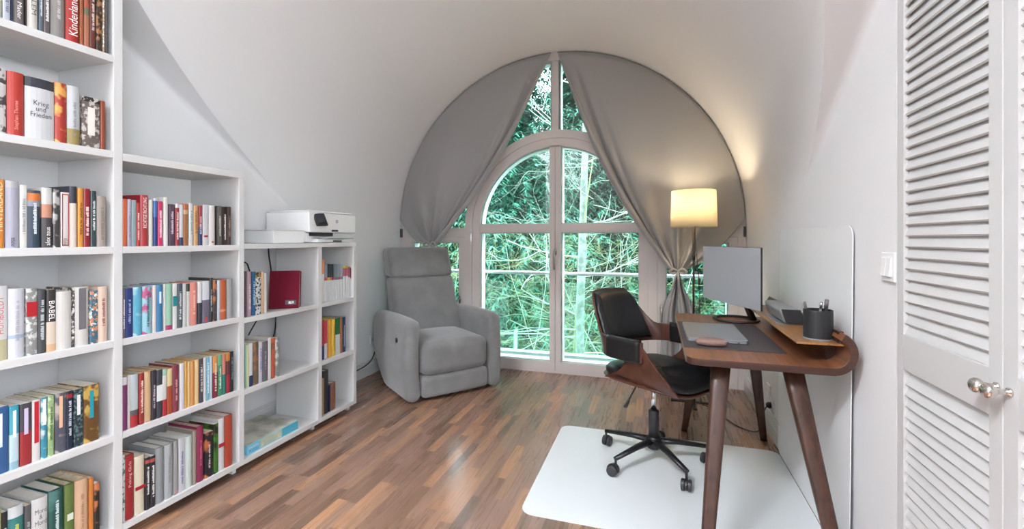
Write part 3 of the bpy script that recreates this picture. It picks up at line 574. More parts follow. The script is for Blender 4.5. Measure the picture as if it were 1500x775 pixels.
def ring(mb, cx, cz, ro, ri, y0, y1, a0=0, a1=180, n=48):
    for i in range(n):
        t0 = R(a0+(a1-a0)*i/n); t1 = R(a0+(a1-a0)*(i+1)/n)
        q = [(cx+r*math.cos(t), cz+r*math.sin(t)) for (r, t) in ((ri, t0), (ro, t0), (ro, t1), (ri, t1))]
        mb.prism(q, 'Y', y0, y1)
    return mb
YG = YW+.03     # glass plane
DX = -.818       # centre of the double door
win = empty('window_1', (XC, YW+.03, 0)); win['kind'] = 'structure'
def wpart(mb, name, m, parent=win, **k):
    o = mb.build(name, m, parent, **k); o.location = -Vector(parent.matrix_world.translation) if False else (0, 0, 0)
    # parts are modelled in world coordinates: cancel the parent's offset
    o.matrix_parent_inverse = Matrix.Translation(-Vector(abs_loc(parent)))
    return o
def abs_loc(o):
    v = Vector((0, 0, 0))
    while o: v += Vector(o.location); o = o.parent
    return v
f = MB(); ring(f, XC, ZC, RV+.003, 1.425, YW, YW+.1, n=72)
f.box(XL, -2.262, YW, YW+.1, 0, ZC); f.box(.602, XR, YW, YW+.1, 0, ZC)
wpart(f, 'arch_frame', frame_paint)
f = MB(); ring(f, DX, 1.25, .833, .765, YW-.01, YW+.1, n=64)
f.box(DX-.833, DX-.765, YW-.01, YW+.1, 0, 1.25); f.box(DX+.765, DX+.833, YW-.01, YW+.1, 0, 1.25)
f.box(DX-.765, DX+.765, YW-.0, YW+.1, 0, .022)
wpart(f, 'door_frame', frame_paint)
f = MB(); f.box(-.852, -.79, YW+.01, YW+.09, 2.075, 2.71); wpart(f, 'mullion', frame_paint, bevel=.004)
f = MB(); f.box(-2.262, DX-.833, YW+.002, YW+.095, 1.165, 1.25); f.box(DX+.833, .602, YW+.002, YW+.095, 1.165, 1.25)
wpart(f, 'transom', frame_paint)
# white beads around the upper panes
f = MB(); ring(f, XC, ZC, 1.426, 1.412, YW+.036, YW+.118, n=72); ring(f, DX, 1.25, .845, .832, YW+.036, YW+.118, n=64)
for x in (-.866, -.79): f.box(x, x+.014, YW+.036, YW+.118, 2.08, 2.67)
wpart(f, 'glazing_bead', bead_paint)
# fan-light panes (left and right of the mullion)
def arc_pts(cx, cz, r, a0, a1, n): return [(cx+r*math.cos(R(a0+(a1-a0)*i/n)), cz+r*math.sin(R(a0+(a1-a0)*i/n))) for i in range(n+1)]
for side in (-1, 1):
    o_ = arc_pts(XC, ZC, 1.42, 90, 180 if side < 0 else 0, 32); i_ = arc_pts(DX, 1.25, .838, 90, 180 if side < 0 else 0, 32)
    m_ = MB().grid([[(x, YG, z) for x, z in o_], [(x, YG, z) for x, z in i_]]); m_.grid([[(x, YG+.006, z) for x, z in o_], [(x, YG+.006, z) for x, z in i_]])
    wpart(m_, 'pane', glass)

def handle(parent, x, z, y=YW-.012, L=.15):
    m_ = MB(); m_.prism([(x+.013*math.cos(t)*1.0, z+.032*math.sin(t)) for t in [2*math.pi*i/20 for i in range(20)]], 'Y', y-.008, y)
    m_.tube([(x, y, z), (x, y-.04, z), (x, y-.05, z-.008), (x, y-.052, z-.03), (x, y-.05, z-L)], [.009, .009, .0095, .009, .007], 10)
    return m_

def door_leaf(name, sx, hx):
    """sx=-1 left leaf, +1 right leaf of the arched double door"""
    d = empty(name, (DX+sx*.38, YW+.03, 0)); d['kind'] = 'structure'
    a = 180 if sx < 0 else 0
    f = MB(); ring(f, DX, 1.25, .763, .692, YW-.006, YW+.115, 90, a, 36)
    xo, xi, xm = DX+sx*.763, DX+sx*.692, DX+sx*.049
    f.box(min(xo, xi), max(xo, xi), YW-.006, YW+.115, .024, 1.25)
    f.box(min(DX+sx*.0015, xm), max(DX+sx*.0015, xm), YW-.006, YW+.115, .024, 1.25+.70)
    f.box(min(xi, xm), max(xi, xm), YW-.006, YW+.115, .024, .095)
    wpart(f, 'leaf_frame', frame_paint, d)
    f = MB(); f.box(min(xi, xm), max(xi, xm), YW+.0, YW+.10, 1.206, 1.28); wpart(f, 'glazing_bar', frame_paint, d)
    f = MB(); e = .007   # light beads round both panes
    for (z0, z1) in ((.095, 1.206), (1.28, None)):
        f.box(min(xi, xi-sx*e), max(xi, xi-sx*e), YW+.036, YW+.118, z0, z1 or 1.30)
        f.box(min(xm, xm+sx*e), max(xm, xm+sx*e), YW+.036, YW+.118, z0, z1 or 1.935)
        f.box(min(xi, xm), max(xi, xm), YW+.036, YW+.118, z0, z0+e)
        if z1: f.box(min(xi, xm), max(xi, xm), YW+.036, YW+.118, z1-e, z1)
    ring(f, DX, 1.25, .693, .683, YW+.036, YW+.118, 90, a, 36)
    wpart(f, 'glazing_bead', bead_paint, d)
    x0, x1 = min(xi, xm)-.004, max(xi, xm)+.004
    wpart(MB().box(x0, x1, YG-.003, YG+.003, .09, 1.21), 'pane', glass, d)
    pts = [(xm-sx*.01, 1.275)]+[(DX+sx*.697*math.sin(R(t)), 1.25+.697*math.cos(R(t))) for t in [4+i*3 for i in range(29)]]+[(xi, 1.275)]
    wpart(MB().prism(pts, 'Y', YG-.003, YG+.003), 'pane', glass, d)
    if hx: wpart(handle(d, DX+.004+.0, 1.04), 'handle', steel, d, smooth=True, )
    f = MB()
    for z in (.16, 1.16): f.tube([(DX+sx*.772, YW-.014, z-.035), (DX+sx*.772, YW-.014, z+.035)], .006, 8)
    wpart(f, 'hinge', steel, d)
door_leaf('door_1', -1, False); door_leaf('door_2', 1, True)

def side_leaf(name, x0, x1, hx):
    d = empty(name, ((x0+x1)/2, YW+.03, 0)); d['kind'] = 'structure'
    f = MB(); s = .062
    f.box(x0, x0+s, YW-.004, YW+.115, .03, 1.163); f.box(x1-s, x1, YW-.004, YW+.115, .03, 1.163)
    f.box(x0+s, x1-s, YW-.004, YW+.115, .03, .12); f.box(x0+s, x1-s, YW-.004, YW+.115, 1.12, 1.163)
    wpart(f, 'leaf_frame', frame_paint, d)
    f = MB(); e = .010
    f.box(x0+s, x0+s+e, YW+.036, YW+.118, .12, 1.12); f.box(x1-s-e, x1-s, YW+.036, YW+.118, .12, 1.12)
    f.box(x0+s, x1-s, YW+.036, YW+.118, .12, .13); f.box(x0+s, x1-s, YW+.036, YW+.118, 1.11, 1.12)
    wpart(f, 'glazing_bead', bead_paint, d)
    wpart(MB().box(x0+s-.004, x1-s+.004, YG-.003, YG+.003, .116, 1.124), 'pane', glass, d)
    wpart(handle(d, hx, .60, L=.13), 'handle', steel, d, smooth=True)
    wpart(MB().box(x0, x1, YW, YW+.1, 0, .028), 'threshold', frame_paint, d)
side_leaf('window_2', -2.26, DX-.835, -1.70); side_leaf('window_3', DX+.835, .60, .045)

# ------------------------------------------------------------------ built-in closet with louvred doors in the right wall
t_ = MB(); XD = .634
t_.box(XD, XR, CY1, CY1+.004, 0, CZ+.05); t_.box(XD, XR, CY0-.035, CY0, 0, CZ+.05); t_.box(XD, XR, CY0, CY1, CZ, CZ+.05)
st(t_.build('trim_1', white_paint, bevel=.003))
cl = MB(); cl.box(XR+.55, XR+.58, CY0-.1, CY1+.1, 0, CZ+.1); cl.box(XR+.15, XR+.58, CY0-.1, CY0-.07, 0, CZ+.1); cl.box(XR+.15, XR+.58, CY1+.07, CY1+.1, 0, CZ+.1); cl.box(XR+.15, XR+.58, CY0-.1, CY1+.1, CZ+.1, CZ+.13)
st(cl.build('wall_closet', plaster))
def louvre_door(name, y0, y1, ls, rs, knob_y):
    """door between y0<y1; ls/rs stile widths at y0/y1"""
    d = empty(name, (XD, (y0+y1)/2, 0)); d['kind'] = 'structure'
    f = MB(); zb, zt2 = .01, CZ-.005; xa, xb = XD, XD+.030
    f.box(xa, xb, y0, y0+ls, zb, zt2); f.box(xa, xb, y1-rs, y1, zb, zt2)
    for (a, b_) in ((zb, .09), (.80, .895), (zt2-.07, zt2)): f.box(xa, xb, y0+ls, y1-rs, a, b_)
    wpart(f, 'door_frame', white_paint, d, bevel=.0015)
    for (a, b_) in ((.09, .80), (.895, zt2-.07)):
        sl = MB(); k = int((b_-a)/.029); p = (b_-a-.010)/k
        for i in range(k):
            zc = a+.003+p*(i+.5)
            # slat leaning outward at its lower edge
            sl.prism([(xa+.0035, zc-.0165), (xa+.0065, zc-.0205), (xa+.0245, zc+.0225), (xa+.0215, zc+.0265)], 'Y', y0+ls, y1-rs)
        wpart(sl, 'louvre_panel', white_paint, d)
    kz = .862
    mk = MB(); Mx = Matrix.Translation((XD, knob_y, kz)) @ Matrix.Rotation(R(-90), 4, 'Y')
    mk.lathe([(.009, 0), (.009, .003), (.0055, .005), (.005, .018), (.009, .022), (.0145, .028), (.0155, .034), (.012, .040), (.006, .043), (0, .044)], 20, M=Mx)
    wpart(mk, 'knob', mat('polished_nickel', (.70, .66, .62), .15, 1), d, smooth=True)
louvre_door('door_3', 1.1135, CY1-.002, .037, .034, 1.128)
louvre_door('door_4', .742, 1.1115, .034, .037, 1.094)
louvre_door('door_5', CY0+.002, .39, .02, .042, .36)
louvre_door('door_6', .392, .738, .042, .02, .42)

# ------------------------------------------------------------------ wall fittings
outlet_m = mat('socket_plastic', (.85, .85, .84), .35)
def socket(loc, nx, label, dz=.0):
    o = empty('wall_socket', loc, 0 if nx > 0 else math.pi); tag(o, label, 'socket')
    soft_box((.009, .08, .08), .004, lambda p: (p[0]+.0045, p[1], p[2]), k=2, m=1).build('cover_plate', outlet_m, o)
    MB().lathe([(.027, 0), (.027, .002), (.021, .002), (.020, -.0), (0, 0)], 20, M=Matrix.Translation((.0088, 0, 0)) @ Matrix.Rotation(R(90), 4, 'Y')).build('socket_ring', outlet_m, o)
    return o
socket((XL, 3.37, .29), 1, 'white wall socket on the left wall behind the grey recliner')
socket((XR, 3.085, .235), -1, 'white wall socket low on the right wall, nearer the window')
socket((XR, 3.0, .175), -1, 'white wall socket with a black plug, low on the right wall')
sw = empty('light_switch', (XR, 1.602, 1.068), math.pi); tag(sw, 'white double light switch on the right wall beside the louvred closet', 'light switch')
soft_box((.009, .08, .085), .003, lambda p: (p[0]+.0045, p[1], p[2]), k=2, m=1).build('cover_plate', outlet_m, sw)
for dy in (-.014, .014):
    MB().prism([(.009, -.027), (.017, -.027), (.012, .027), (.009, .027)], 'Y', dy-.013, dy+.013).build('rocker', outlet_m, sw, bevel=.001)

# ------------------------------------------------------------------ balcony
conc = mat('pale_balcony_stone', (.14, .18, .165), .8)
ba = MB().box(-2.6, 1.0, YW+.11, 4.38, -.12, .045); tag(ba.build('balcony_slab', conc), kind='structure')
br = empty('balcony_railing', (-.83, 4.28, .045)); tag(br, 'glass balcony railing with a pale metal handrail outside the window', 'railing')
def bpart(mb, name, m): wpart(mb, name, m, br)
bpart(MB().tube([(-2.6, 4.1, .835), (1.0, 4.1, .835)], .016, 12), 'handrail', mat('pale_metal', (.45, .47, .47), .35, .3))
for (a, b_) in ((-2.55, -1.79), (-1.77, -.93), (-.91, .0), (.02, .86)):
    bpart(MB().box(a, b_, 4.26, 4.268, .045, .735), 'glass_panel', rail_glass)
for x in (-2.5, -.92, .9):
    p = MB(); p.box(x-.012, x+.012, 4.27, 4.30, .045, .74); bpart(p, 'post', mat('pale_metal', 0))
for x in (-2.5, .9):
    bpart(MB().tube([(x, 4.28, .74), (x, 4.1, .835)], .01, 8), 'bracket', mat('pale_metal', 0))

# ------------------------------------------------------------------ woodland outside
def leaf_mat(name, a, b_, s=.6):
    m = bpy.data.materials.new(name); m.use_nodes = True; nt = m.node_tree; bs = nt.nodes['Principled BSDF']
    g = nt.nodes.new('ShaderNodeNewGeometry'); r = nt.nodes.new('ShaderNodeValToRGB')
    r.color_ramp.elements[0].color = c4(a); r.color_ramp.elements[1].color = c4(b_)
    nt.links.new(g.outputs['Random Per Island'], r.inputs[0]); nt.links.new(r.outputs[0], bs.inputs['Base Color'])
    bs.inputs['Roughness'].default_value = .7; bs.inputs['Specular IOR Level'].default_value = .2
    return m
needle_a = leaf_mat('spruce_needles', '03140f', '275f4b'); needle_b = leaf_mat('spruce_needles_light', '08271f', '376f59')
twig_m = mat('grey_green_bark', '717d70', .85); twig_y = mat('lichen_bark', '59663f', .85)
bark = mat('spruce_bark', '2c302a', .9); pale_bark = mat('pale_bark', '3f4b44', .85, noisec=('5b675f', 14, .4, .6))
hill = MB(); rows = []
for i in range(40):
    y = 4.6+i*1.3
    rows.append([(x*1.6-34, y, -2.2+.075*(y-4.6)+.0016*(y-4.6)**2*3+.35*noise.noise(Vector((x*.6, y*.3, 0)))) for x in range(44)])
hill.grid(rows)
def zh(x, y): return -2.2+.075*(y-4.6)+.0048*(y-4.6)**2
tag(hill.build('forest_ground', mat('forest_floor', '12302a', .95, noisec=('24493a', 1.5, .4, .6)), smooth=True), kind='structure')

def spruce(x, y, h, rad, seed, m, label, group, zlow=.06, dens=1.0, leaf=.16):
    rnd = random.Random(seed); z0 = zh(x, y)-.1
    o = empty('spruce_tree', (x, y, z0)); tag(o, label, 'tree', group)
    MB().tube([(0, 0, 0), (0.05, 0, h*.5), (0, 0, h*.98)], [.035*rad+.07, .05+.02*rad, .01], 7).build('trunk', bark, o)
    mb = MB(); lv = int(h/.34*dens)
    for i in range(lv):
        t = zlow+(1-zlow)*(i+rnd.random()*.6)/lv; zz = h*t; rr = rad*(1-t)**.75*(.8+.4*rnd.random())
        nb = max(5, int(9*dens*(.5+rr/rad)))
        for k in range(nb):
            a = 2*math.pi*(k+rnd.random())/nb; ca, sa = math.cos(a), math.sin(a); r_ = rr*(.75+.4*rnd.random())
            ns = max(3, int(r_/leaf*1.5))
            for s_ in range(ns):
                u = (s_+.6)/ns*r_; dz = -.22*u-.12*u*u/max(r_, .1)+rnd.uniform(-.08, .08)
                for q in (-1, 0, 1):
                    lw = leaf*(.7+.7*rnd.random()); px_, py_, pz_ = ca*u, sa*u, zz+dz
                    da = a+q*1.0+rnd.uniform(-.4, .4); L_ = lw*1.7
                    ex, ey, ez = px_+math.cos(da)*L_, py_+math.sin(da)*L_, pz_-L_*rnd.uniform(.15, .75)
                    wx, wy = -math.sin(da)*lw*.22, math.cos(da)*lw*.22
                    mb.add([(px_-wx, py_-wy, pz_), (px_+wx, py_+wy, pz_+lw*.1), (ex, ey, ez)], [(0, 1, 2)])
    me = bpy.data.meshes.new('crown'); me.from_pydata(mb.v, [], mb.f)
    link('crown', me, m, o)
trees = [(-7.4, 11.0, 9, 2.3, 0, 'dark spruce at the far left edge of the wood, partly behind the curtain'), (-4.6, 12.8, 10, 2.4, 0, 'dark spruce left of the centre, seen through the left door'),
         (-2.6, 9.2, 9.2, 2.0, 1, 'light green young spruce close to the balcony, behind the left door'), (-.7, 11.6, 11.5, 2.5, 0, 'dark spruce straight behind the pale bare trunk'),
         (1.6, 10.4, 10, 2.1, 0, 'dark spruce close to the balcony, seen through the right door'), (4.6, 12.0, 10, 2.3, 0, 'dark spruce outside behind the floor lamp')]
back = [(-2.0, 14.2, 13, 2.3, 0), (.6, 14.6, 13, 2.3, 0), (-10.5, 17, 12, 2.9, 1), (-6.6, 18, 13, 2.9, 0), (-2.6, 18, 13, 2.8, 0), (1.6, 18, 13, 2.8, 1), (5.8, 17.5, 12, 2.8, 0),
        (-13.5, 24, 16, 3.6, 0), (-8.4, 25, 17, 3.6, 1), (-3.6, 25, 17, 3.6, 0), (1.4, 25, 17, 3.6, 0), (6.4, 25, 16, 3.6, 0), (11, 24, 16, 3.6, 0)]
for i, (x, y, h, rd, q, lb) in enumerate(trees):
    spruce(x, y, h, rd, 10+i, needle_b if q else needle_a, lb, 'spruces near the balcony', dens=1.75, leaf=.085 if y < 11 else .12)
for i, (x, y, h, rd, q) in enumerate(back):
    spruce(x, y, h, rd, 50+i, needle_b if q else needle_a, 'tall spruce far back in the wood outside', 'spruces at the back of the wood', dens=.95, leaf=.26)

def branch(mb, p, d, L, r, depth, rnd, up=.1):
    n = 4; pts = [p]; dd = Vector(d)
    for i in range(n):
        dd = (dd+Vector((rnd.uniform(-.25, .25), rnd.uniform(-.25, .25), rnd.uniform(-.22, .22)+up*.3))).normalized()
        pts.append(pts[-1]+dd*L/n)
    mb.tube(pts, [r*(1-.5*i/n) for i in range(n+1)], 3, cap=False)
    if depth > 0:
        for k in range(rnd.choice((2, 3, 3))):
            i = rnd.randint(1, n); nd = (dd+Vector((rnd.uniform(-1, 1), rnd.uniform(-1, 1), rnd.uniform(-.8, .7)))*.9).normalized()
            branch(mb, pts[i], nd, L*rnd.uniform(.5, .8), r*.6, depth-1, rnd, up)
def bare_tree(x, y, seed, label, cat, m, stems, h, r0, depth, spread, name='bare_shrub', group=None, jit=1.0):
    rnd = random.Random(seed); z0 = zh(x, y)-.1
    o = empty(name, (x, y, z0)); tag(o, label, cat, group)
    mb = MB(); ms = MB()
    for s_ in range(stems):
        a = rnd.uniform(0, 6.28); d = Vector((math.cos(a)*spread, math.sin(a)*spread*.5, 1)).normalized()
        pts = [Vector((0, 0, 0))]
        for i in range(6):
            d = (d+Vector((rnd.uniform(-.15, .15)*jit, rnd.uniform(-.12, .12)*jit, .05))).normalized(); pts.append(pts[-1]+d*h/6)
        ms.tube(pts, [r0*(1-.12*i) for i in range(7)], 7, cap=False)
        for i in range(1, 7):
            for k in range(4):
                a = rnd.uniform(0, 6.28); nd = Vector((math.cos(a), math.sin(a)*.6, rnd.uniform(-.15, .6))).normalized()
                branch(mb, pts[i]*(1)+Vector((0, 0, -rnd.random()*h/7)), nd, h*rnd.uniform(.12, .22), max(.0029, r0*.15), depth, rnd)
    ms.build('stem', m, o, smooth=True); mb.build('twigs', twig_m if m is not twig_m else twig_y, o)
bare_tree(-.95, 5.9, 5, 'pale-barked bare tree seen through the right balcony door', 'tree', pale_bark, 1, 7.6, .075, 2, .01, 'bare_tree', jit=.12)
bare_tree(-1.12, 6.2, 6, 'lichen-green forked young tree left of the pale trunk', 'tree', twig_y, 2, 4.4, .026, 2, .08, 'bare_tree', jit=.5)
for i, (x, y, lb) in enumerate([(-2.2, 6.1, 'bare tangled shrub outside the left balcony door'), (-1.5, 7.4, 'bare tangled shrub behind the middle of the door'), (.05, 6.4, 'bare tangled shrub outside the right balcony door'), (1.1, 7.2, 'bare tangled shrub outside behind the computer monitor'), (-3.4, 6.6, 'bare tangled shrub outside behind the recliner')]):
    bare_tree(x, y, 30+i, lb, 'shrub', twig_m, 4, 3.3, .010, 3, .45, group='bare shrubs by the balcony')
for i, (x, y, lb) in enumerate([(-1.75, 5.6, 'thin grey tree stake in the undergrowth, outside the left door'), (-1.2, 5.8, 'slim stake in the undergrowth nearest the middle of the door')]):
    tag(MB().tube([(x, y, zh(x, y)-.2), (x+.04, y, -.02-.25*i)], [.028, .024], 7).build('garden_stake', twig_m), lb, 'stake')

# ------------------------------------------------------------------ bookcases
XF, XB = -1.921, -2.236           # front and back of the cases
SH = (.07, .42, .772, 1.121, 1.477, 1.832)
def case(name, label, y0, y1, parts, rot=0):
    o = empty(name, ((XF+XB)/2, (y0+y1)/2, 0)); tag(o, label, 'bookcase', 'white bookcases along the left wall')
    for (nm, b) in parts: wpart(MB().box(*b), nm, white_lam, o, bevel=.0012)
    return o
# tall one
P = [('side_panel', (XB, XF, 1.170, 1.200, .045, 2.56)), ('side_panel', (XB, XF, .630, .660, .045, 2.56)), ('side_panel', (XB, XF, .09, .12, .045, 2.56)), ('side_panel', (XB, XF, -.45, -.42, .045, 2.56))]
for z in SH+(2.187, 2.535):
    for (a, b) in ((.6605, 1.1695), (.1205, .6295), (-.4195, .0895)): P.append(('shelf', (XB, XF, a, b, z-.026, z)))
P.append(('top_panel', (XB, XF, -.45, 1.2, 2.56, 2.58)))
case('bookcase', 'tall white bookcase at the left edge, reaching above the picture', -.45, 1.2, P)
P = [('side_panel', (XB, XF, 1.705, 1.7335, .045, 1.445))]
for z in SH[:4]: P.append(('shelf', (XB, XF, 1.2005, 1.7045, z-.026, z)))
P.append(('top_panel', (XB, XF, 1.2005, 1.7335, 1.445, 1.474)))
case('bookcase', 'middle-height white bookcase one column wide, between tall and low bookcases', 1.2, 1.73, P)
P = [('side_panel', (XB, XF, 2.247, 2.279, .045, 1.10)), ('side_panel', (XB, XF, 2.583, 2.612, .045, 1.10)), ('top_panel', (XB, XF, 1.734, 2.612, 1.10, 1.126))]
for z in (.07, .41, .762):
    P.append(('shelf', (XB, XF, 1.734, 2.2465, z-.026, z))); P.append(('shelf', (XB, XF, 2.2795, 2.5825, z-.026, z)))
case('bookcase', 'low white bookcase with a printer on top', 1.735, 2.61, P)
# small feet
for o in [o for o in COL.objects if o.name.startswith('bookcase') and o.parent is None]:
    ys = {'tall': (-.43, .64, 1.185), 'midd': (1.72,), 'low ': (2.26, 2.595)}[o['label'][:4]]
    for y in ys:
        for x in (XB+.03, XF-.06): wpart(MB().box(x-.012, x+.012, y-.01, y+.01, 0, .045), 'foot', white_lam, o)

# ------------------------------------------------------------------ books
def c4(h, _f=c4):
    r, g, b, a = _f(h); m_ = .3*r+.55*g+.15*b; k = .86 if m_ > .2 else .8
    return ((r*.9+m_*.1)*k, (g*.9+m_*.1)*k, (b*.9+m_*.1)*k, 1)
c4_plain = c4.__defaults__[0]
def book_material(base, o, c4=c4):
    m = bpy.data.materials.new('book_cover'); m.use_nodes = True; nt = m.node_tree; b = nt.nodes['Principled BSDF']
    b.inputs['Roughness'].default_value = .42
    tc = nt.nodes.new('ShaderNodeTexCoord'); cur = None
    bands = [(0, base)]+list(o.get('b', []))
    if 'f' in o: bands = [(0, o['f'][0]), (o['f'][1], base)]+list(o.get('b', []))
    if 'tp' in o: bands = bands+[(.88, o['tp']), (.95, base)]
    if len(bands) > 1:
        sp = nt.nodes.new('ShaderNodeSeparateXYZ'); nt.links.new(tc.outputs['Generated'], sp.inputs[0])
        r = nt.nodes.new('ShaderNodeValToRGB'); cr = r.color_ramp; cr.interpolation = 'CONSTANT'
        cr.elements[0].position = 0; cr.elements[0].color = c4(bands[0][1]); cr.elements[1].position = bands[1][0]; cr.elements[1].color = c4(bands[1][1])
        for p, c in bands[2:]:
            e = cr.elements.new(p); e.color = c4(c)
        nt.links.new(sp.outputs['Z'], r.inputs[0]); cur = r.outputs[0]
    for key in ('n', 'n2'):
        if key in o:
            n = nt.nodes.new('ShaderNodeTexNoise'); n.inputs['Scale'].default_value = o[key][1]*2.2; n.inputs['Detail'].default_value = 2
            if key == 'n2': n.inputs['Roughness'].default_value = .7
            nt.links.new(tc.outputs['Object'], n.inputs['Vector'])
            q = nt.nodes.new('ShaderNodeMapRange'); q.inputs['From Min'].default_value = .5 if key == 'n' else .55; q.inputs['From Max'].default_value = .56 if key == 'n' else .6
            nt.links.new(n.outputs['Fac'], q.inputs['Value'])
            mx = nt.nodes.new('ShaderNodeMix'); mx.data_type = 'RGBA'; mx.inputs['B'].default_value = c4(o[key][0])
            if cur: nt.links.new(cur, mx.inputs['A'])
            else: mx.inputs['A'].default_value = c4(base)
            nt.links.new(q.outputs[0], mx.inputs['Factor']); cur = mx.outputs['Result']
    if cur: nt.links.new(cur, b.inputs['Base Color'])
    else: b.inputs['Base Color'].default_value = c4(base)
    return m
c4 = c4_plain
page_m = mat('book_pages', 'd8cdb8', .85, noisec=('c4b496', 60, .4, .6))
page_white = mat('book_pages_white', 'dcd8d0', .85)
page_old = mat('book_pages_old', 'bf9f74', .9)
_ink = {}
def ink(c):
    if c not in _ink: _ink[c] = mat('ink_'+c, c, .5)
    return _ink[c]
brnd = random.Random(77)
used = set()
def make_book(X, y0, y1, h, z, desc, kind, base, o, shelf, group, prev):
    wdt = y1-y0; hard = kind == 'hardback'
    d = min(.215, h*brnd.uniform(.66, .74)); t = min(.0026 if hard else .0007, wdt*.2)
    bulge = min(.006, wdt*.16) if hard else min(.0015, wdt*.08)
    hw = wdt/2
    outer = [(-d, hw), (-bulge-.001, hw)]; n = 6
    outer += [(-bulge*(math.sin(a)**2) if False else -bulge*(1-math.cos(R(90*s_))), s_*-1*hw*-1) for s_, a in []]
    for i in range(1, n): s_ = 1-2*i/n; outer.append((-bulge*s_*s_, hw*s_))
    outer += [(-bulge-.001, -hw), (-d, -hw)]
    inner = [(-d, -hw+t), (-bulge-.001-t*2, -hw+t), (-bulge-.001-t*2, hw-t), (-d, hw-t)]
    cov = MB().prism(outer+inner, 'Z', 0, h)
    me = bpy.data.meshes.new('book'); me.from_pydata(cov.v, [], cov.f)
    ob = link(kind_name(kind), me, book_material(base, o))
    ob.location = (X, (y0+y1)/2, z)
    ins = .003 if hard else .0004
    pm = page_m if brnd.random() < .5 else page_white
    if shelf.startswith("the middle bookcase's third"): pm = page_old if brnd.random() < .6 else page_m
    if kind == 'magazine': pm = page_white
    MB().box(-d+ins, -bulge-.0012-t*2, -hw+t*1.05, hw-t*1.05, ins, h-ins).build('page_block', pm, ob)
    xs = .0006
    if 't' in o:
        s_, c, dr, a, b, fh = o['t']
        if dr == 'u': xd, yd = (0, 0, 1), (0, -1, 0)
        else: xd, yd = (0, 0, -1), (0, 1, 0)
        text_on(ob, s_, ink(c), (b-a)*h, fh*wdt, xd, yd, (xs, 0, h*(a+b)/2))
    if 'h' in o:
        s_, c, zc, hh = o['h']; text_on(ob, s_, ink(c), wdt*.72, hh*h*1.5, (0, 1, 0), (0, 0, 1), (xs, 0, zc*h))
    if 'l' in o:
        c, a, b, wf = o['l']
        MB().box(-.0015, .0004, -hw*wf, hw*wf, a*h, b*h).build('spine_label', ink(c), ob)
    if 'fr' in o:
        f_ = MB()
        for (a, b, e, g) in ((-hw*.8, hw*.8, .95, .97), (-hw*.8, hw*.8, .03, .05), (-hw*.8, -hw*.62, .03, .97), (hw*.62, hw*.8, .03, .97)): f_.box(-.0015, .0004, a, b, e*h, g*h)
        f_.build('spine_label', ink(o['fr']), ob)
    if 'm' in o:
        f_ = MB(); zz = h*brnd.uniform(.12, .3); ze = h*brnd.uniform(.7, .86); hh = min(hw*.42, .0042)
        while zz < ze:
            l_ = brnd.uniform(.0014, .0034)
            if brnd.random() > .14: f_.box(.0001, .0005, -hh*(.5 if brnd.random() < .5 else 1), hh, zz, zz+l_)
            zz += l_+.0011
        f_.build('title', ink(o['m']), ob)
    lab = '%s %s on %s' % (desc, kind, shelf)
    if lab in used or len(lab.split()) > 16: print('LABEL', lab)
    used.add(lab); tag(ob, lab, kind if kind == 'magazine' else 'book', group)
    return ob
def kind_name(k): return {'hardback': 'hardback_book', 'paperback': 'paperback_book', 'magazine': 'magazine'}[k]
for (shelf, group, z, rows_) in BOOK_ROWS:
    prev = None
    for (X, y0, y1, h, desc, kind, base, o) in rows_:
        make_book(X, y0, y1, h, z, desc, kind, base, o, shelf, group, prev); prev = desc

# red box file leaning in the low bookcase
bf = empty('box_file', (-2.03, 1.985, .762), R(-58)); tag(bf, 'dark red box file leaning open-faced in the upper left cell', 'box file')
red_m = mat('crimson_cloth', '5e0a20', .8, spec=.2); 
ML = Matrix.Rotation(R(-9), 4, 'Y')
def fpart(m_, nm, mt): m_.build(nm, mt, bf, bevel=.002)
fpart(MB().box(-.003, 0, -.0, .155, .002, .212, M=ML), 'cover', red_m); fpart(MB().box(-.045, -.042, 0, .155, .009, .212, M=ML), 'cover', red_m)
fpart(MB().box(-.042, -.003, 0, .003, .008, .212, M=ML), 'spine', red_m)
fpart(MB().box(-.041, -.0035, .004, .150, .010, .207, M=ML), 'paper_stack', page_white)
MB().box(.0001, .0008, .085, .140, .022, .047, M=ML).build('label', mat('dark_label', '3c3a3e', .4), bf)
MB().box(.0008, .0012, .100, .128, .027, .042, M=ML).build('label_print', mat('print_white', 'd0d0d0', .4, noisec=('6a6a6a', 180, .45, .55)), bf)
# jigsaw puzzle box
pz = empty('puzzle_box', (-2.08, 1.925, .07)); tag(pz, 'flat light blue jigsaw puzzle box on the bottom shelf', 'box')
blue_card = mat('sky_blue_card', '72bcd4', .45); 
art = mat('puzzle_picture', 'd2d0c2', .4, noisec=('8f9484', 9, .45, .68))
wpart(MB().box(-2.215, -1.938, 1.765, 2.105, .0705, .118), 'lid', blue_card, pz, bevel=.0015)
wpart(MB().box(-2.212, -1.941, 1.768, 2.102, .1175, .1186), 'picture', art, pz)
sidec = mat('cream_picture', 'cfcab4', .4, noisec=('a9b39c', 25, .4, .6))
wpart(MB().box(-1.9385, -1.9372, 1.845, 1.985, .075, .116), 'side_picture', sidec, pz)
wpart(MB().box(-1.9385, -1.9372, 1.99, 2.1, .073, .117), 'side_panel', mat('teal_card', '4fa6bd', .45), pz)
text_on(pz, 'PUZZLE', ink('1f4a9a'), .055, .012, (0, 1, 0), (0, 0, 1), (-1.9368, 1.805, .086)).matrix_parent_inverse = Matrix.Translation(-Vector(pz.location))
text_on(pz, 'puzzle', ink('e8c4cc'), .055, .014, (0, 1, 0), (0, 0, 1), (-1.9368, 1.805, .102)).matrix_parent_inverse = Matrix.Translation(-Vector(pz.location))

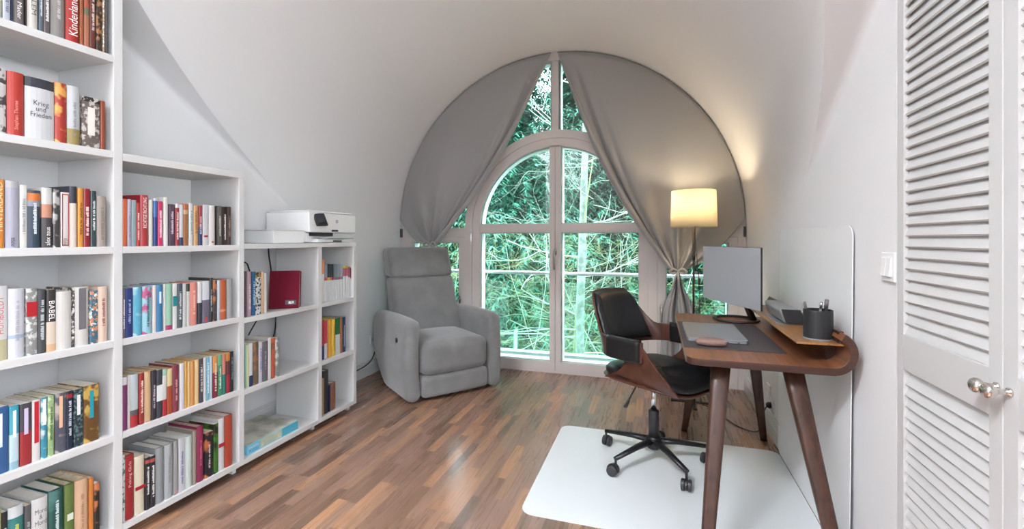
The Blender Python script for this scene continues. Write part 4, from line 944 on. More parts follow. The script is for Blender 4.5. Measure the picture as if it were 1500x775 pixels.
# ------------------------------------------------------------------ printer and tray box
pr = empty('printer', (-2.1, 2.44, 1.126)); tag(pr, 'white inkjet printer with a tilted touch screen on the low bookcase', 'printer')
pw = mat('printer_white', (.80, .80, .79), .4); pg = mat('printer_grey', (.50, .50, .50), .45)
def pp(mb, n, m, **k): return wpart(mb, n, m, pr, **k)
pp(MB().prism([(2.222, 1.190), (2.662, 1.190), (2.668, 1.300), (2.655, 1.308), (2.222, 1.312)], 'X', -2.29, -1.965), 'body', pw, bevel=.006, seg=3)
pp(MB().box(-2.285, -1.985, 2.24, 2.655, 1.313, 1.324), 'scanner_lid', pw, bevel=.005)
pp(MB().box(-2.28, -2.0, 2.235, 2.65, 1.128, 1.188), 'lower_body', pw, bevel=.005)
pp(MB().box(-2.0, -1.972, 2.26, 2.44, 1.168, 1.189), 'output_slot', mat('slot_dark', '2c2c2e', .6))
pp(MB().box(-2.04, -1.935, 2.33, 2.60, 1.152, 1.158), 'output_tray', pg, bevel=.002)
pp(MB().box(-2.15, -1.955, 2.29, 2.62, 1.1285, 1.149), 'paper_tray', pw, bevel=.003)
pp(MB().box(-1.9555, -1.951, 2.42, 2.50, 1.1315, 1.140), 'tray_grip', mat('grip_grey', '3c3c3c', .5))
pp(MB().box(-1.966, -1.9635, 2.42, 2.48, 1.196, 1.208), 'usb_cover', black_pl)
ms = Matrix.Translation((-1.955, 2.305, 1.268)) @ Matrix.Rotation(R(-24), 4, 'Y') @ Matrix.Rotation(R(-6), 4, 'Z')
sc_ = soft_box((.016, .086, .084), .006, lambda p: ms @ Vector(p), k=2, m=2); pp(sc_, 'control_panel', black_pl, smooth=True)
pp(MB().box(.0082, .0088, -.030, .030, -.018, .032, M=ms), 'screen', mat('lcd', '3a3e44', .15))
lg = MB().lathe([(.0, .0012), (.012, .0012), (.012, 0)], 24, M=Matrix.Translation((-1.965, 2.47, 1.262)) @ Matrix.Rotation(R(90), 4, 'Y')); pp(lg, 'logo', mat('logo_grey', 'a8acb0', .3))
text_on(pr, 'hp', pw, .014, .014, (0, 1, 0), (0, 0, 1), (-1.9635, 2.47, 1.262), 'logo_letters').matrix_parent_inverse = Matrix.Translation(-Vector(pr.location))
bx = empty('paper_box', (-2.06, 2.06, 1.126)); tag(bx, 'low white cardboard box beside the printer on the low bookcase', 'box')
wpart(MB().add([(-2.16, 1.945, 1.127), (-1.952, 1.945, 1.127), (-1.952, 2.165, 1.127), (-2.16, 2.165, 1.127), (-2.16, 1.94, 1.196), (-1.948, 1.94, 1.196), (-1.948, 2.176, 1.196), (-2.16, 2.176, 1.196)],
      [(0, 3, 2, 1), (4, 5, 6, 7), (0, 1, 5, 4), (1, 2, 6, 5), (2, 3, 7, 6), (3, 0, 4, 7)]), 'tray', pw, bx, bevel=.003)
wpart(MB().box(-2.162, -1.946, 1.938, 2.178, 1.197, 1.2005), 'lid', pw, bx, bevel=.001)

def bez(P, n=24):
    """Catmull-Rom through P"""
    P = [Vector(p) for p in P]; Q = [P[0]*2-P[1]]+P+[P[-1]*2-P[-2]]; out = []
    for i in range(1, len(Q)-2):
        for k in range(n):
            t = k/n; a, b, c, d = Q[i-1], Q[i], Q[i+1], Q[i+2]
            out.append(.5*((2*b)+(-a+c)*t+(2*a-5*b+4*c-d)*t*t+(-a+3*b-3*c+d)*t*t*t))
    out.append(P[-1]); return out
cable_m = mat('black_cable', '1c1c1e', .5)
def cable(name, P, r, label, n=8):
    o = MB().tube(bez(P, n), r, 8).build(name, cable_m, None, smooth=True); return tag(o, label, 'cable')
cable('power_cable', [(-2.27, 2.215, 1.15), (-2.275, 2.23, 1.05), (-2.275, 2.25, .93), (-2.275, 2.26, .80), (-2.275, 2.285, .70), (-2.275, 2.27, .55), (-2.28, 2.2, .35), (-2.28, 2.6, .18), (-2.28, 2.9, .10), (-2.24, 3.2, .13), (-2.262, 3.345, .235), (-2.275, 3.37, .283)], .0042, 'black cable hanging behind the low bookcase and up to the wall socket')
cable('power_cable', [(-2.29, 1.76, 1.02), (-2.285, 2.04, 1.02), (-2.285, 2.10, .96), (-2.285, 2.15, .80), (-2.285, 2.17, .70), (-2.285, 2.09, .58), (-2.285, 2.02, .45), (-2.285, 2.02, .04)], .0035, 'thin black cable crossing behind the upper left cell of the low bookcase')
MB().lathe([(.0, 0), (.017, 0), (.019, .01), (.015, .028), (.007, .034), (0, .034)], 16, M=Matrix.Translation((XL+.012, 3.37, .29)) @ Matrix.Rotation(R(90), 4, 'Y')).build('plug', black_pl, None, smooth=True)
tag(bpy.data.objects['plug'], 'round black plug in the left wall socket behind the recliner', 'plug')

# ------------------------------------------------------------------ recliner
fab = mat('grey_velour', (.165, .165, .166), .9, bump=(9, .22), sheen=.5, noisec=((.215, .214, .214), 7, .35, .7))
seam_m = mat('dark_seam', '3a3a3c', .9)
rec = empty('recliner', (-1.672, 3.285, 0), R(-38)); rec.scale = (1.085, 1.085, 1); tag(rec, 'grey fabric recliner armchair in front of the arched window', 'armchair')
# local: +x forward, +y to the sitter's left
def sb(name, dims, r, c, dfm=None, k=4, m=6, mt=fab):
    def f(p):
        q = dfm(p) if dfm else p
        return (q[0]+c[0], q[1]+c[1], q[2]+c[2])
    return soft_box(dims, r, f, k, m).build(name, mt, rec, smooth=True)
def arm_def(side):
    def f(p):
        x, y, z = p           # centre at z .31, half height .28
        # rear-bottom corner sweeps forward
        zz = (z+.28)/.56; xx = (x+.34)/.68
        if zz < .62:
            k = (.62-zz)/.62; x += (1-xx)*.27*k**1.7
        if zz > .7: x += -.0*zz
        z -= .045*max(0, .5-xx)*1.2*max(0, zz-.4)
        z += -.012*(max(0, xx-.75)/.25)**2*(1 if zz > .5 else 0)
        y += side*.012*math.sin(math.pi*zz)
        return (x, y, z)
    return f
for s_ in (-1, 1): sb('armrest', (.68, .105, .575), .05, (0, s_*.305, .300), arm_def(s_), k=5, m=10)
sb('seat_cushion', (.55, .495, .23), .055, (.065, 0, .292), lambda p: (p[0]+.012*math.cos(p[1]*6)*(1 if p[0] > 0 else 0), p[1], p[2]+(.028*(1-(p[1]/.25)**2)*(1-abs(p[0])/.45) if p[2] > 0 else 0)), k=5, m=8)
sb('footrest', (.11, .495, .150), .028, (.283, 0, .100), lambda p: (p[0]+.01*math.cos(p[1]*6), p[1], p[2]), m=6)
sb('base_body', (.44, .48, .13), .02, (.02, 0, .12), k=2, m=2)
def back_def(zoff, w0, w1, z0, z1):
    def f(p):
        x, y, z = p; Z = z+zoff; t = (Z-.36)/(1.08-.36)
        y *= 1+(w1-w0)*t
        x += -.16*t-.05*t*t
        x += .02*math.cos(y*5.5)
        return (x, y, z)
    return f
sb('back_cushion', (.15, .535, .49), .042, (-.165, 0, .592), back_def(.592, 1, .95, 0, 0), k=5, m=8)
sb('head_cushion', (.160, .535, .250), .042, (-.165, 0, .955), back_def(.955, 1, .95, 0, 0), k=5, m=8)
sb('rear_shell', (.07, .50, .80), .03, (-.262, 0, .66), back_def(.66, 1, .95, 0, 0), k=3, m=8)
b_ = MB(); b_.lathe([(0, 0), (.018, 0), (.018, .004), (.009, .006), (0, .0065)], 20, M=Matrix.Translation((.19, -.3685, .43)) @ Matrix.Rotation(R(90), 4, 'X'))
b_.build('power_button', black_pl, rec, smooth=True)
g_ = MB(); g_.box(-.2, .26, -.20, -.18, .022, .05); g_.box(-.2, .26, .18, .20, .022, .05); g_.box(.235, .26, -.2, .2, .028, .045); g_.box(-.2, -.18, -.2, .2, .028, .045)
g_.build('base_frame', black_metal, rec)
for (x, y) in ((.27, -.19), (.27, .19), (-.2, -.19), (-.2, .19)):
    MB().lathe([(0, 0), (.018, 0), (.018, .008), (.008, .012), (.007, .035), (0, .035)], 14, c=(x, y, 0)).build('foot', black_pl, rec, smooth=True)

# ------------------------------------------------------------------ curtains
def curtain_mat():
    m = mat('grey_curtain', (.34, .335, .33), .9, bump=(220, .05), sheen=.2); return m
cm = curtain_mat()
def sm(a, b, x):
    t = max(0, min(1, (x-a)/(b-a))); return t*t*(3-2*t)
def curtain_upper(side):
    """side -1: left; threads run from the arch to the tie point"""
    T = Vector((-1.935, YW-.085, 1.10)) if side < 0 else Vector((.165, YW-.10, .90))
    NU, NV = 150, 44; rows = []
    for j in range(NV+1):
        v = j/NV; row = []
        for i in range(NU+1):
            u = i/NU     # 0 outer springing, 1 apex
            a = math.pi-u*math.pi/2 if side < 0 else u*math.pi/2
            if side < 0: a = math.pi*.985-u*(math.pi*.985-math.pi/2-.012)
            else: a = math.pi*.010+u*(math.pi/2-.03-math.pi*.010)
            P = Vector((XC+(RV-.012)*math.cos(a), YW-.035, ZC+(RV-.012)*math.sin(a)))
            spread = .045
            K = T+Vector((spread*(u-.5)*(2 if side < 0 else -2)*1.0, 0, -.0+.012*math.sin(u*9)))
            vv = v
            p = P.lerp(K, vv)
            chord = (K-P); L_ = chord.length
            sag = math.sin(math.pi*v)
            # inner edge sags towards the opening, outer edge sags down
            if side < 0:
                p.x += .075*sag*sm(.55, 1, u)*.9; p.z += -.055*sag*sm(.5, 1, u)-.07*sag*sm(.35, 0, u)
            else:
                p.x += -.03*sag*sm(.55, 1, u); p.z += -.13*sag*sm(.5, 1, u)-.055*sag*sm(.35, 0, u)
            # folds
            g = v**1.25
            fold = 0
            fold += .042*g*math.sin(u*19+.6)*sm(0, .2, v)
            fold += .016*g*math.sin(u*43+1.1*side)*sm(.35, 1, v)
            fold += .006*math.sin(u*14)*sm(0, .25, v)
            # rolled hem beside the opening: a crisp double fold
            e1 = math.exp(-((u-.955)/.010)**2); e2 = math.exp(-((u-.90)/.016)**2)
            fold += .040*e1*sm(.02, .2, v)+.022*e2*sm(.1, .5, v)
            if u > .965: fold -= .030*sm(.965, .985, u)*sm(.02, .2, v)
            fold -= .025*math.exp(-((u-.05)/.03)**2)*sm(.3, .8, v)
            bell = -.05*sag*sm(0, .4, u)*sm(1, .6, u)
            p.y += fold*.9+bell
            p.y = min(p.y, YW-.022)
            # pinch near the tie
            row.append(tuple(p))
        rows.append(row)
    return MB().grid(rows), T
def curtain_tail(T, z0, w0, w1, dx, seed, ylim=YW-.02):
    NU, NV = 90, 40; rows = []; rnd = random.Random(seed); ph = [rnd.uniform(0, 6) for _ in range(4)]
    for j in range(NV+1):
        v = j/NV; z = T.z+(z0-T.z)*v; row = []
        wd = .03+(w0-.03)*sm(0, .42, v)+(w1-w0)*sm(.35, 1, v)
        for i in range(NU+1):
            u = i/NU; x = T.x+dx*sm(0, .8, v)+(u-.5)*2*wd/2*1.0
            amp = .034*sm(.0, .3, v)+.008
            y = T.y-.005+amp*math.sin(u*16+ph[0]+v*.6)+.4*amp*math.sin(u*34+ph[1])
            y += -.012*math.exp(-((u-.5)/.08)**2)
            row.append((x, min(y, ylim), z))
        rows.append(row)
    return MB().grid(rows)
def curtain(side, label):
    o = empty('curtain', (XC+side*.8, YW-.06, 0)); tag(o, label, 'curtain', 'curtains on the arched window')
    up, T = curtain_upper(side)
    wpart(up, 'upper_drape', cm, o, smooth=True, solid=.003)
    # broad hem folded back along the opening
    n_ = 151; rows = [up.v[j*n_:(j+1)*n_] for j in range(45)]; hm = []
    for j, rw in enumerate(rows):
        v = j/44; g_ = sm(0, .12, v)*(1-.35*v); A_ = Vector(rw[143]); B_ = Vector(rw[150]); dn = (B_-A_); dn.y = 0
        wd = .014+.040*sm(0, .5, v)*(1-.45*sm(.6, 1, v)); dn = Vector((side*-1.0, 0, 0)) if dn.length < 1e-4 else dn.normalized()
        th = (rows[min(j+1, 44)][150][0]-rows[max(j-1, 0)][150][0], rows[min(j+1, 44)][150][2]-rows[max(j-1, 0)][150][2])
        nx_, nz_ = (th[1], -th[0]); l_ = math.hypot(nx_, nz_) or 1; nx_, nz_ = nx_/l_, nz_/l_
        if nx_*-side < 0: nx_, nz_ = -nx_, -nz_
        c_ = Vector(rw[150]); row = []
        for k in range(13):
            q = k/12; dd = (q-.62)*wd
            row.append((c_.x+nx_*dd, c_.y-.010-.020*sm(.02, .2, v)-.024*g_*math.sin(math.pi*min(1, q*1.15)), c_.z+nz_*dd))
        hm.append(row)
    wpart(MB().grid(hm), 'folded_hem', cm, o, smooth=True, solid=.003)
    wpart(curtain_tail(T, .012, .21 if side < 0 else .25, .30, .0 if side < 0 else .012, 3+side), 'tail', cm, o, smooth=True, solid=.003)
    # ribbon tie, knot and loose ends
    rb = MB(); pts = [(T.x+.040*math.cos(a), T.y-.004+.034*math.sin(a), T.z-.0+.008*math.sin(a*1)) for a in [2*math.pi*i/24 for i in range(25)]]
    rb.tube(pts, .009, 8, flat=1.3); rb.tube([(T.x-.018, T.y-.046, T.z-.004), (T.x+.020, T.y-.048, T.z+.004)], [.014, .013], 10)
    wpart(rb, 'tie_band', cm, o, smooth=True)
    bw = MB()
    for s_ in (-1, 1):
        bw.tube(bez([(T.x, T.y-.05, T.z), (T.x+s_*.035, T.y-.062, T.z+.022), (T.x+s_*.06, T.y-.06, T.z-.002), (T.x+s_*.035, T.y-.056, T.z-.014), (T.x, T.y-.05, T.z)], 6), .0065, 8, flat=1.4)
        bw.tube(bez([(T.x, T.y-.052, T.z-.004), (T.x+s_*.014-.012, T.y-.066, T.z-.05), (T.x+s_*.022-.016, T.y-.064, T.z-.125)], 6), [.007]*12+[.004], 8, flat=1.3)
    wpart(bw, 'bow', cm, o, smooth=True)
    for q in (-.0,):
        x = XL+.012 if side < 0 else XR-.012
        wpart(MB().box(x-.008, x+.008, YW-.028, YW-.001, 1.165, 1.245), 'side_hook', mat('hook_metal', '565656', .4, .8), o, bevel=.003)
    return o
curtain(-1, 'grey curtain tied back over the left half of the arched window')
curtain(1, 'grey curtain tied back over the right half of the arched window')

# ------------------------------------------------------------------ floor mats (one lying, one leaning on the wall)
def round_rect(x0, x1, y0, y1, r, n=8):
    out = []
    for (cx, cy, a) in ((x1-r, y1-r, 0), (x0+r, y1-r, 90), (x0+r, y0+r, 180), (x1-r, y0+r, 270)):
        out += [(cx+r*math.cos(R(a+90*i/n)), cy+r*math.sin(R(a+90*i/n))) for i in range(n+1)]
    return out
mat_m = mat('white_polycarbonate', (.74, .77, .78), .38, coat=.1)
fm = MB().prism(round_rect(-.545, .630, 1.83, 2.775, .055), 'Z', .0003, .003).build('floor_mat', mat_m); tag(fm, 'white rounded chair mat lying on the parquet under the office chair', 'chair mat')
bw_ = Matrix.Rotation(R(-.7), 4, 'Y')
wm = empty('leaning_mat', (.634, 2.31, .001)); tag(wm, 'white rounded chair mat standing upright against the wall behind the desk', 'chair mat')
MB().prism([(y-2.31, z) for y, z in round_rect(1.84, 2.79, .0, 1.197, .045)], 'X', 0, .003, M=Matrix.Rotation(R(.55), 4, 'Y')).build('mat_sheet', mat('polycarbonate_brightened', (.88, .89, .90), .4), wm)  # paler copy of the mat sheet, brightened to make up for missing light

# ------------------------------------------------------------------ desk
wal = wood('walnut_veneer', '63402c', '8f5c40', .34, 'Y', 1.2, coat=0)
wal_edge = wood('walnut_edge', '38231c', '523428', .4, 'X', 1)
leg_w = wood('walnut_leg', '3a251c', '523529', .38, 'Z', 1.3)
oak = wood('light_veneer', '8a6038', 'a97a4a', .3, 'Y', 1.2, coat=0)
dk = empty('desk', (.37, 2.28, 0)); tag(dk, 'walnut desk with splayed legs and a curled-up rear edge', 'desk')
DY0, DY1 = 1.75, 2.80
out_p, in_p = [], []
xs_ = [.107, .109, .113, .12, .13, .14, .155, .17, .2, .25, .3, .35, .4, .45, .5, .53]
for x in xs_: out_p.append((x, .697)); in_p.append((x, .722))
CX, CZc = .557, .772
for i in range(0, 19):
    a = R(-90+150*i/18); out_p.append((CX+.075*math.cos(a), CZc+.075*math.sin(a))); in_p.append((CX+.050*math.cos(a), CZc+.050*math.sin(a)))
def yo(x, r=.05):
    d = x-.107
    return r-math.sqrt(max(0, r*r-(r-d)**2)) if d < r else 0
top = MB(); n_ = len(out_p); rings = []
for (k, yy, sg) in ((0, DY0, 1), (1, DY1, -1)):
    rings.append([(p[0], yy+sg*yo(p[0]), p[1]) for p in out_p]+[(p[0], yy+sg*yo(p[0]), p[1]) for p in reversed(in_p)])
NN = 2*n_; top.v = rings[0]+rings[1]
for i in range(NN): j = (i+1) % NN; top.f.append((i, j, NN+j, NN+i))
for base in (0, NN):
    for i in range(n_-1): top.f.append((base+i, base+i+1, base+NN-2-i, base+NN-1-i))
o = wpart(top, 'desktop', wal, dk, bevel=.003, seg=2)
o.data.materials.append(wal_edge)
for f_ in o.data.polygons:
    c_ = f_.center
    if f_.normal.z < -.7 and c_.z < .70 or abs(f_.normal.y) > .3: f_.material_index = 1
for f_ in o.data.polygons: f_.use_smooth = True
k_ = o.modifiers.new('w', 'WEIGHTED_NORMAL')
wpart(MB().box(.464, .606, 1.79, 2.72, .789, .797), 'raised_shelf', oak, dk, bevel=.0015)
for y in (1.86, 2.64): wpart(MB().box(.575, .603, y, y+.02, .725, .789), 'shelf_support', wal_edge, dk)
wpart(MB().box(.589, .6035, 1.792, 1.90, .797, .838), 'shelf_bracket', wal_edge, dk, bevel=.002)
wpart(MB().box(.2, .5, 1.86, 1.90, .672, .697).box(.2, .5, 2.62, 2.66, .672, .697).box(.33, .37, 1.90, 2.62, .675, .697), 'underframe', wal_edge, dk, bevel=.004)
for (fx, fy, tx, ty) in ((.150, 1.60, .236, 1.87), (.560, 1.60, .468, 1.87), (.165, 2.915, .24, 2.67), (.590, 2.915, .478, 2.67)):
    A = Vector((fx, fy, .0)); B = Vector((tx, ty, .698)); q = []
    m_ = MB(); rows = []
    for i in range(9):
        t = i/8; c = A.lerp(B, t); r_ = .0195+.0175*t; row = []
        for j in range(20):
            a = 2*math.pi*j/20; ca, sa = math.cos(a), math.sin(a); e = .62
            row.append((c.x+r_*math.copysign(abs(ca)**e, ca)*.92, c.y+r_*math.copysign(abs(sa)**e, sa)*.75, c.z))
        rows.append(row)
    m_.grid(rows, close_u=True); m_.f.append(tuple(range(20))); m_.f.append(tuple(160+j for j in range(20)))
    wpart(m_, 'leg', leg_w, dk, smooth=True, bevel=.0)
# things on the desk
pad = MB().prism(round_rect(.108, .468, 1.92, 2.50, .006), 'Z', .7222, .7245).build('desk_pad', mat('grey_leatherette', '453f41', .6, bump=(300, .05))); tag(pad, 'dark grey desk pad lying on the walnut desktop', 'desk pad')
lp = empty('laptop', (.242, 2.215, .7246)); tag(lp, 'closed silver laptop lying on the dark desk pad', 'laptop')
alu = mat('silver_aluminium', '9da1a6', .32, .55)
MB().prism(round_rect(-.115, .115, -.19, .19, .012), 'Z', .0015, .0085).build('base', alu, lp, bevel=.001)
MB().prism(round_rect(-.115, .115, -.19, .19, .012), 'Z', .0092, .0155).build('lid', alu, lp, bevel=.001)
MB().box(-.09, .09, -.16, .16, 0, .0016).build('rubber_foot', black_pl, lp)
for (a, b) in ((.03, .042), (.075, .083), (-.0, .01)): MB().box(a, b, -.1904, -.188, .003, .0065).build('port', black_pl, lp)
mo = empty('computer_mouse', (.212, 1.968, .7246), R(-6)); tag(mo, 'dusty pink pebble-shaped computer mouse beside the laptop', 'computer mouse')
soft_box((.116, .054, .030), .0148, lambda p: (p[0], p[1]*(1-.25*(p[0]/.058)**2), p[2]*(1-.35*(p[0]/.058)**2)+.0155-(.0 if p[2] > 0 else .0)), k=6, m=6).build('body', mat('dusty_pink', '86695f', .5), mo, smooth=True)
MB().box(.02, .045, -.002, .002, .024, .0262).build('scroll_wheel', mat('pink_dark', '8c6f68', .5), mo)
# monitor
mn = empty('computer_monitor', (.372, 2.63, .722), R(-157.7)); tag(mn, 'thin grey-screened computer monitor standing on the walnut desk', 'monitor')
MB().box(-.006, .003, -.268, .268, .087, .387).build('housing', black_pl, mn, bevel=.002)
MB().box(.003, .0045, -.266, .266, .0885, .385).build('screen', mat('off_screen_reflection', 'a4a6aa', .4, spec=.5), mn)  # screen is off; its grey reflection is painted into the base colour
soft_box((.035, .30, .15), .012, lambda p: (p[0]-.02, p[1], p[2]+.19)).build('rear_housing', black_pl, mn, smooth=True)
cb = MB(); pts = [(-.035+.105*math.cos(a), .0+.105*math.sin(a), .006) for a in [2*math.pi*i/48 for i in range(49)]]
cb.tube(pts, .0095, 10, cap=False, flat=.6); cb.build('ring_base', black_pl, mn, smooth=True)
MB().prism([(-.14, .004), (-.118, .004), (-.03, .20), (-.05, .20)], 'Y', -.020, .020).build('stand_arm', black_metal, mn, bevel=.002)
# small sound bar
spk = empty('desk_speaker', (.532, 2.255, .7972)); tag(spk, 'small silver and black desk speaker on the raised shelf', 'speaker')
soft_box((.078, .28, .064), .016, lambda p: (p[0]-.010*(p[2]/.032), p[1], p[2]+.036), k=4, m=2).build('body', alu, spk, smooth=True)
soft_box((.070, .004, .056), .0015, lambda p: (p[0]+.004-.010*(p[2]/.032), p[1]-.1405, p[2]+.036), k=2, m=2).build('end_cap', mat('charcoal_fabric', '232225', .8, bump=(400, .1)), spk)
MB().prism(round_rect(-.047, .047, -.13, .13, .02), 'Z', 0, .004).build('base_plate', alu, spk)
# pen pot and pens
pc = empty('pen_pot', (.551, 1.868, .7972)); tag(pc, 'charcoal cylindrical pen pot on the raised shelf', 'pen pot')
char = mat('charcoal_leather', '27292c', .5)
MB().lathe([(0, 0), (.043, 0), (.0455, .003), (.0455, .1), (.0448, .102), (.0425, .102), (.0425, .006), (0, .006)], 36).build('cup', char, pc, smooth=False)
MB().lathe([(.0462, 0), (.0462, .004), (.0455, .0045)], 36).build('base_ring', mat('pale_ring', '8a8c90', .4), pc)
pens = [((-.02, -.01), (-.046, -.012), 'black', 'black pen leaning left in the pen pot'), ((.0, .012), (.012, .004), 'steel', 'silver marker in the middle of the pen pot'), ((.012, -.008), (.024, -.010), 'black', 'dark thick pen right of the middle of the pen pot'), ((.02, .012), (.032, .018), 'steel', 'silver pen rising highest at the right of the pen pot')]
for i, ((ax, ay), (bx_, by), c, lb) in enumerate(pens):
    p = empty('pen', (.551+ax, 1.868+ay, .8045)); tag(p, lb, 'pen', 'pens in the pen pot')
    B = Vector((bx_-ax, by-ay, .122 if i < 2 else .132)); m1 = mat('pen_black', '222022', .3) if c == 'black' else steel
    MB().tube([(0, 0, 0), B*.8], .0042 if i != 2 else .006, 10).build('barrel', m1, p, smooth=True)
    MB().tube([B*.8, B], .0046 if i != 2 else .0065, 10).build('cap', m1 if c != 'black' else mat('pen_grey', '6c6868', .3), p, smooth=True)

# ------------------------------------------------------------------ floor lamp
fl = empty('floor_lamp', (.256, 3.43, 0)); tag(fl, 'lit floor lamp with a cream drum shade behind the desk', 'floor lamp')
shade = bpy.data.materials.new('lamp_shade_fabric'); shade.use_nodes = True; nt = shade.node_tree; nt.nodes.clear()
oo = nt.nodes.new('ShaderNodeOutputMaterial'); dfu = nt.nodes.new('ShaderNodeBsdfDiffuse'); tr = nt.nodes.new('ShaderNodeBsdfTranslucent'); mx = nt.nodes.new('ShaderNodeMixShader')
dfu.inputs[0].default_value = (.86, .80, .62, 1); tr.inputs[0].default_value = (.98, .90, .74, 1); mx.inputs[0].default_value = .6
nt.links.new(dfu.outputs[0], mx.inputs[1]); nt.links.new(tr.outputs[0], mx.inputs[2]); nt.links.new(mx.outputs[0], oo.inputs[0])
MB().lathe([(.154, 1.232), (.147, 1.487)], 48).build('lamp_shade', shade, fl, smooth=True)
fl_sh = [o for o in COL.objects if o.name == 'lamp_shade'][0]
for poly in list(fl_sh.data.polygons): pass
bm = bmesh.new(); bm.from_mesh(fl_sh.data); bmesh.ops.delete(bm, geom=[f for f in bm.faces if len(f.verts) > 4], context='FACES'); bm.to_mesh(fl_sh.data); bm.free()
k_ = fl_sh.modifiers.new('s', 'SOLIDIFY'); k_.thickness = .0015
tmetal = mat('dark_bronze', '3a3533', .35, .7)
MB().tube([(0, 0, .02), (0, 0, 1.40)], .0075, 12).build('pole', tmetal, fl, smooth=True)
MB().tube([(0, 0, 1.0), (0, 0, 1.04)], .011, 12).build('collar', tmetal, fl, smooth=True)
sp_ = MB()
for a in (0, 120, 240): sp_.tube([(0, 0, 1.39), (.147*math.cos(R(a)), .147*math.sin(R(a)), 1.482)], .002, 6)
sp_.build('shade_spider', tmetal, fl)
b_ = MB(); b_.box(-.15, .15, -.012, .012, .0, .012); b_.box(-.012, .012, -.15, .15, .0, .012); b_.tube([(0, 0, .01), (0, 0, .04)], .013, 12); b_.build('base', tmetal, fl, bevel=.002)
bulb_m = bpy.data.materials.new('glowing_bulb'); bulb_m.use_nodes = True; bs = bulb_m.node_tree.nodes['Principled BSDF']; bs.inputs['Emission Color'].default_value = (1, .8, .5, 1); bs.inputs['Emission Strength'].default_value = 8
MB().lathe([(0, 1.355), (.014, 1.36), (.028, 1.39), (.03, 1.41), (.022, 1.435), (0, 1.445)], 16, c=(.034, 0, 0)).build('bulb', bulb_m, fl, smooth=True)
l_ = bpy.data.lights.new('lamp_bulb_light', 'POINT'); l_.energy = 5.5; l_.color = (1, .80, .54); l_.shadow_soft_size = .035
lo = bpy.data.objects.new('lamp_bulb_light', l_); COL.objects.link(lo); lo.location = (.256, 3.43, 1.415); 
cd = MB().tube(bez([(.008, -.004, 1.235), (.012, -.02, 1.1), (.03, -.035, .9), (.032, -.035, .82), (.036, -.03, .6), (.02, -.02, .2), (.05, -.04, .012)], 8), .0026, 6); cd.build('cord', cable_m, fl, smooth=True)
MB().box(.026, .040, -.042, -.028, .83, .88).build('cord_switch', black_pl, fl, bevel=.003)
cable('power_cable', [(.31, 3.39, .006), (.37, 3.30, .03), (.39, 3.33, .09), (.35, 3.36, .16), (.34, 3.33, .07), (.38, 3.26, .02), (.45, 3.12, .006), (.53, 3.02, .006), (.58, 2.98, .03), (.605, 2.99, .13), (.628, 3.0, .175)], .0032, 'thin black cable looping over the floor beneath the desk')
tag(MB().lathe([(.0, 0), (.017, 0), (.019, .01), (.012, .024), (0, .026)], 16, M=Matrix.Translation((XR-.012, 3.0, .175)) @ Matrix.Rotation(R(-90), 4, 'Y')).build('plug', black_pl, None, smooth=True), 'small black plug in the right wall socket below the desk', 'plug')

# ------------------------------------------------------------------ office chair
ch = empty('office_chair', (-.008, 2.46, .0031), R(-35)); tag(ch, 'black leather office chair with bent walnut plywood shell and castors', 'office chair')
ply = wood('walnut_plywood', '3e241b', '583325', .32, 'Z', 1.0, coat=.2)
lea = mat('black_leather', (.010, .010, .011), .36, spec=.4, bump=(120, .06))
lea_seam = mat('leather_edge', (.012, .012, .013), .5)
PATH = bez([(.125, -.262), (.02, -.270), (-.09, -.262), (-.165, -.195), (-.195, -.09), (-.202, 0), (-.195, .09), (-.165, .195), (-.09, .262), (.02, .270), (.125, .262)] if False else
           [(.125, -.262, 0), (.02, -.270, 0), (-.09, -.262, 0), (-.165, -.195, 0), (-.195, -.09, 0), (-.202, 0, 0), (-.195, .09, 0), (-.165, .195, 0), (-.09, .262, 0), (.02, .270, 0), (.125, .262, 0)], 12)
acc = [0]
for i in range(1, len(PATH)): acc.append(acc[-1]+(PATH[i]-PATH[i-1]).length)
def path(t):
    s = (t+1)/2*acc[-1]
    for i in range(1, len(acc)):
        if acc[i] >= s-1e-9:
            k = (s-acc[i-1])/(acc[i]-acc[i-1]); p = PATH[i-1].lerp(PATH[i], k); d = (PATH[i]-PATH[i-1]).normalized()
            return p, Vector((d.y, -d.x, 0))      # inward normal (towards the sitter)
    return PATH[-1], Vector((0, -1, 0))
def shell_pt(t, z, off):
    p, nrm = path(t); w_ = sm(.62, .40, abs(t))
    q = p-nrm*(-off)
    x, y = q.x, q.y
    dz = z-.60
    x -= (.45*dz)*w_ if dz > 0 else .15*dz*w_*-1*-1
    y *= 1-.6*max(0, dz)*w_
    return (x, y, z)
def ztop(t): return .668+(.868-.668)*sm(.50, .30, abs(t))-.010*(t/.35)**2*(abs(t) < .35)
def zbot(t): return .572
def band(t0, t1, zb, zt_, o0, o1, nt_=60, nz=14, round_edges=False):
    """closed solid following the bent shell; o = offset towards the sitter"""
    A, B = [], []
    for i in range(nz+1):
        ra, rb = [], []
        for j in range(nt_+1):
            t = t0+(t1-t0)*j/nt_; z = zb(t)+(zt_(t)-zb(t))*i/nz
            if round_edges:
                e = min(1, min(i, nz-i)/(nz*.16)); g = min(1, min(j, nt_-j)/(nt_*.10)); k = math.sqrt(max(0, 1-(1-e)**2))*math.sqrt(max(0, 1-(1-g)**2)); mid = (o0+o1)/2 if o0 < 0 else o0
                ra.append(shell_pt(t, z, mid+(o0-mid)*k)); rb.append(shell_pt(t, z, mid+(o1-mid)*k))
            else: ra.append(shell_pt(t, z, o0)); rb.append(shell_pt(t, z, o1))
        A.append(ra); B.append(rb)
    m_ = MB().grid(A); m_.grid(B)
    for rows in ((A[0], B[0]), (A[-1], B[-1])): m_.grid([rows[0], rows[1]])
    for c in (0, -1): m_.grid([[r[c] for r in A], [r[c] for r in B]])
    return m_
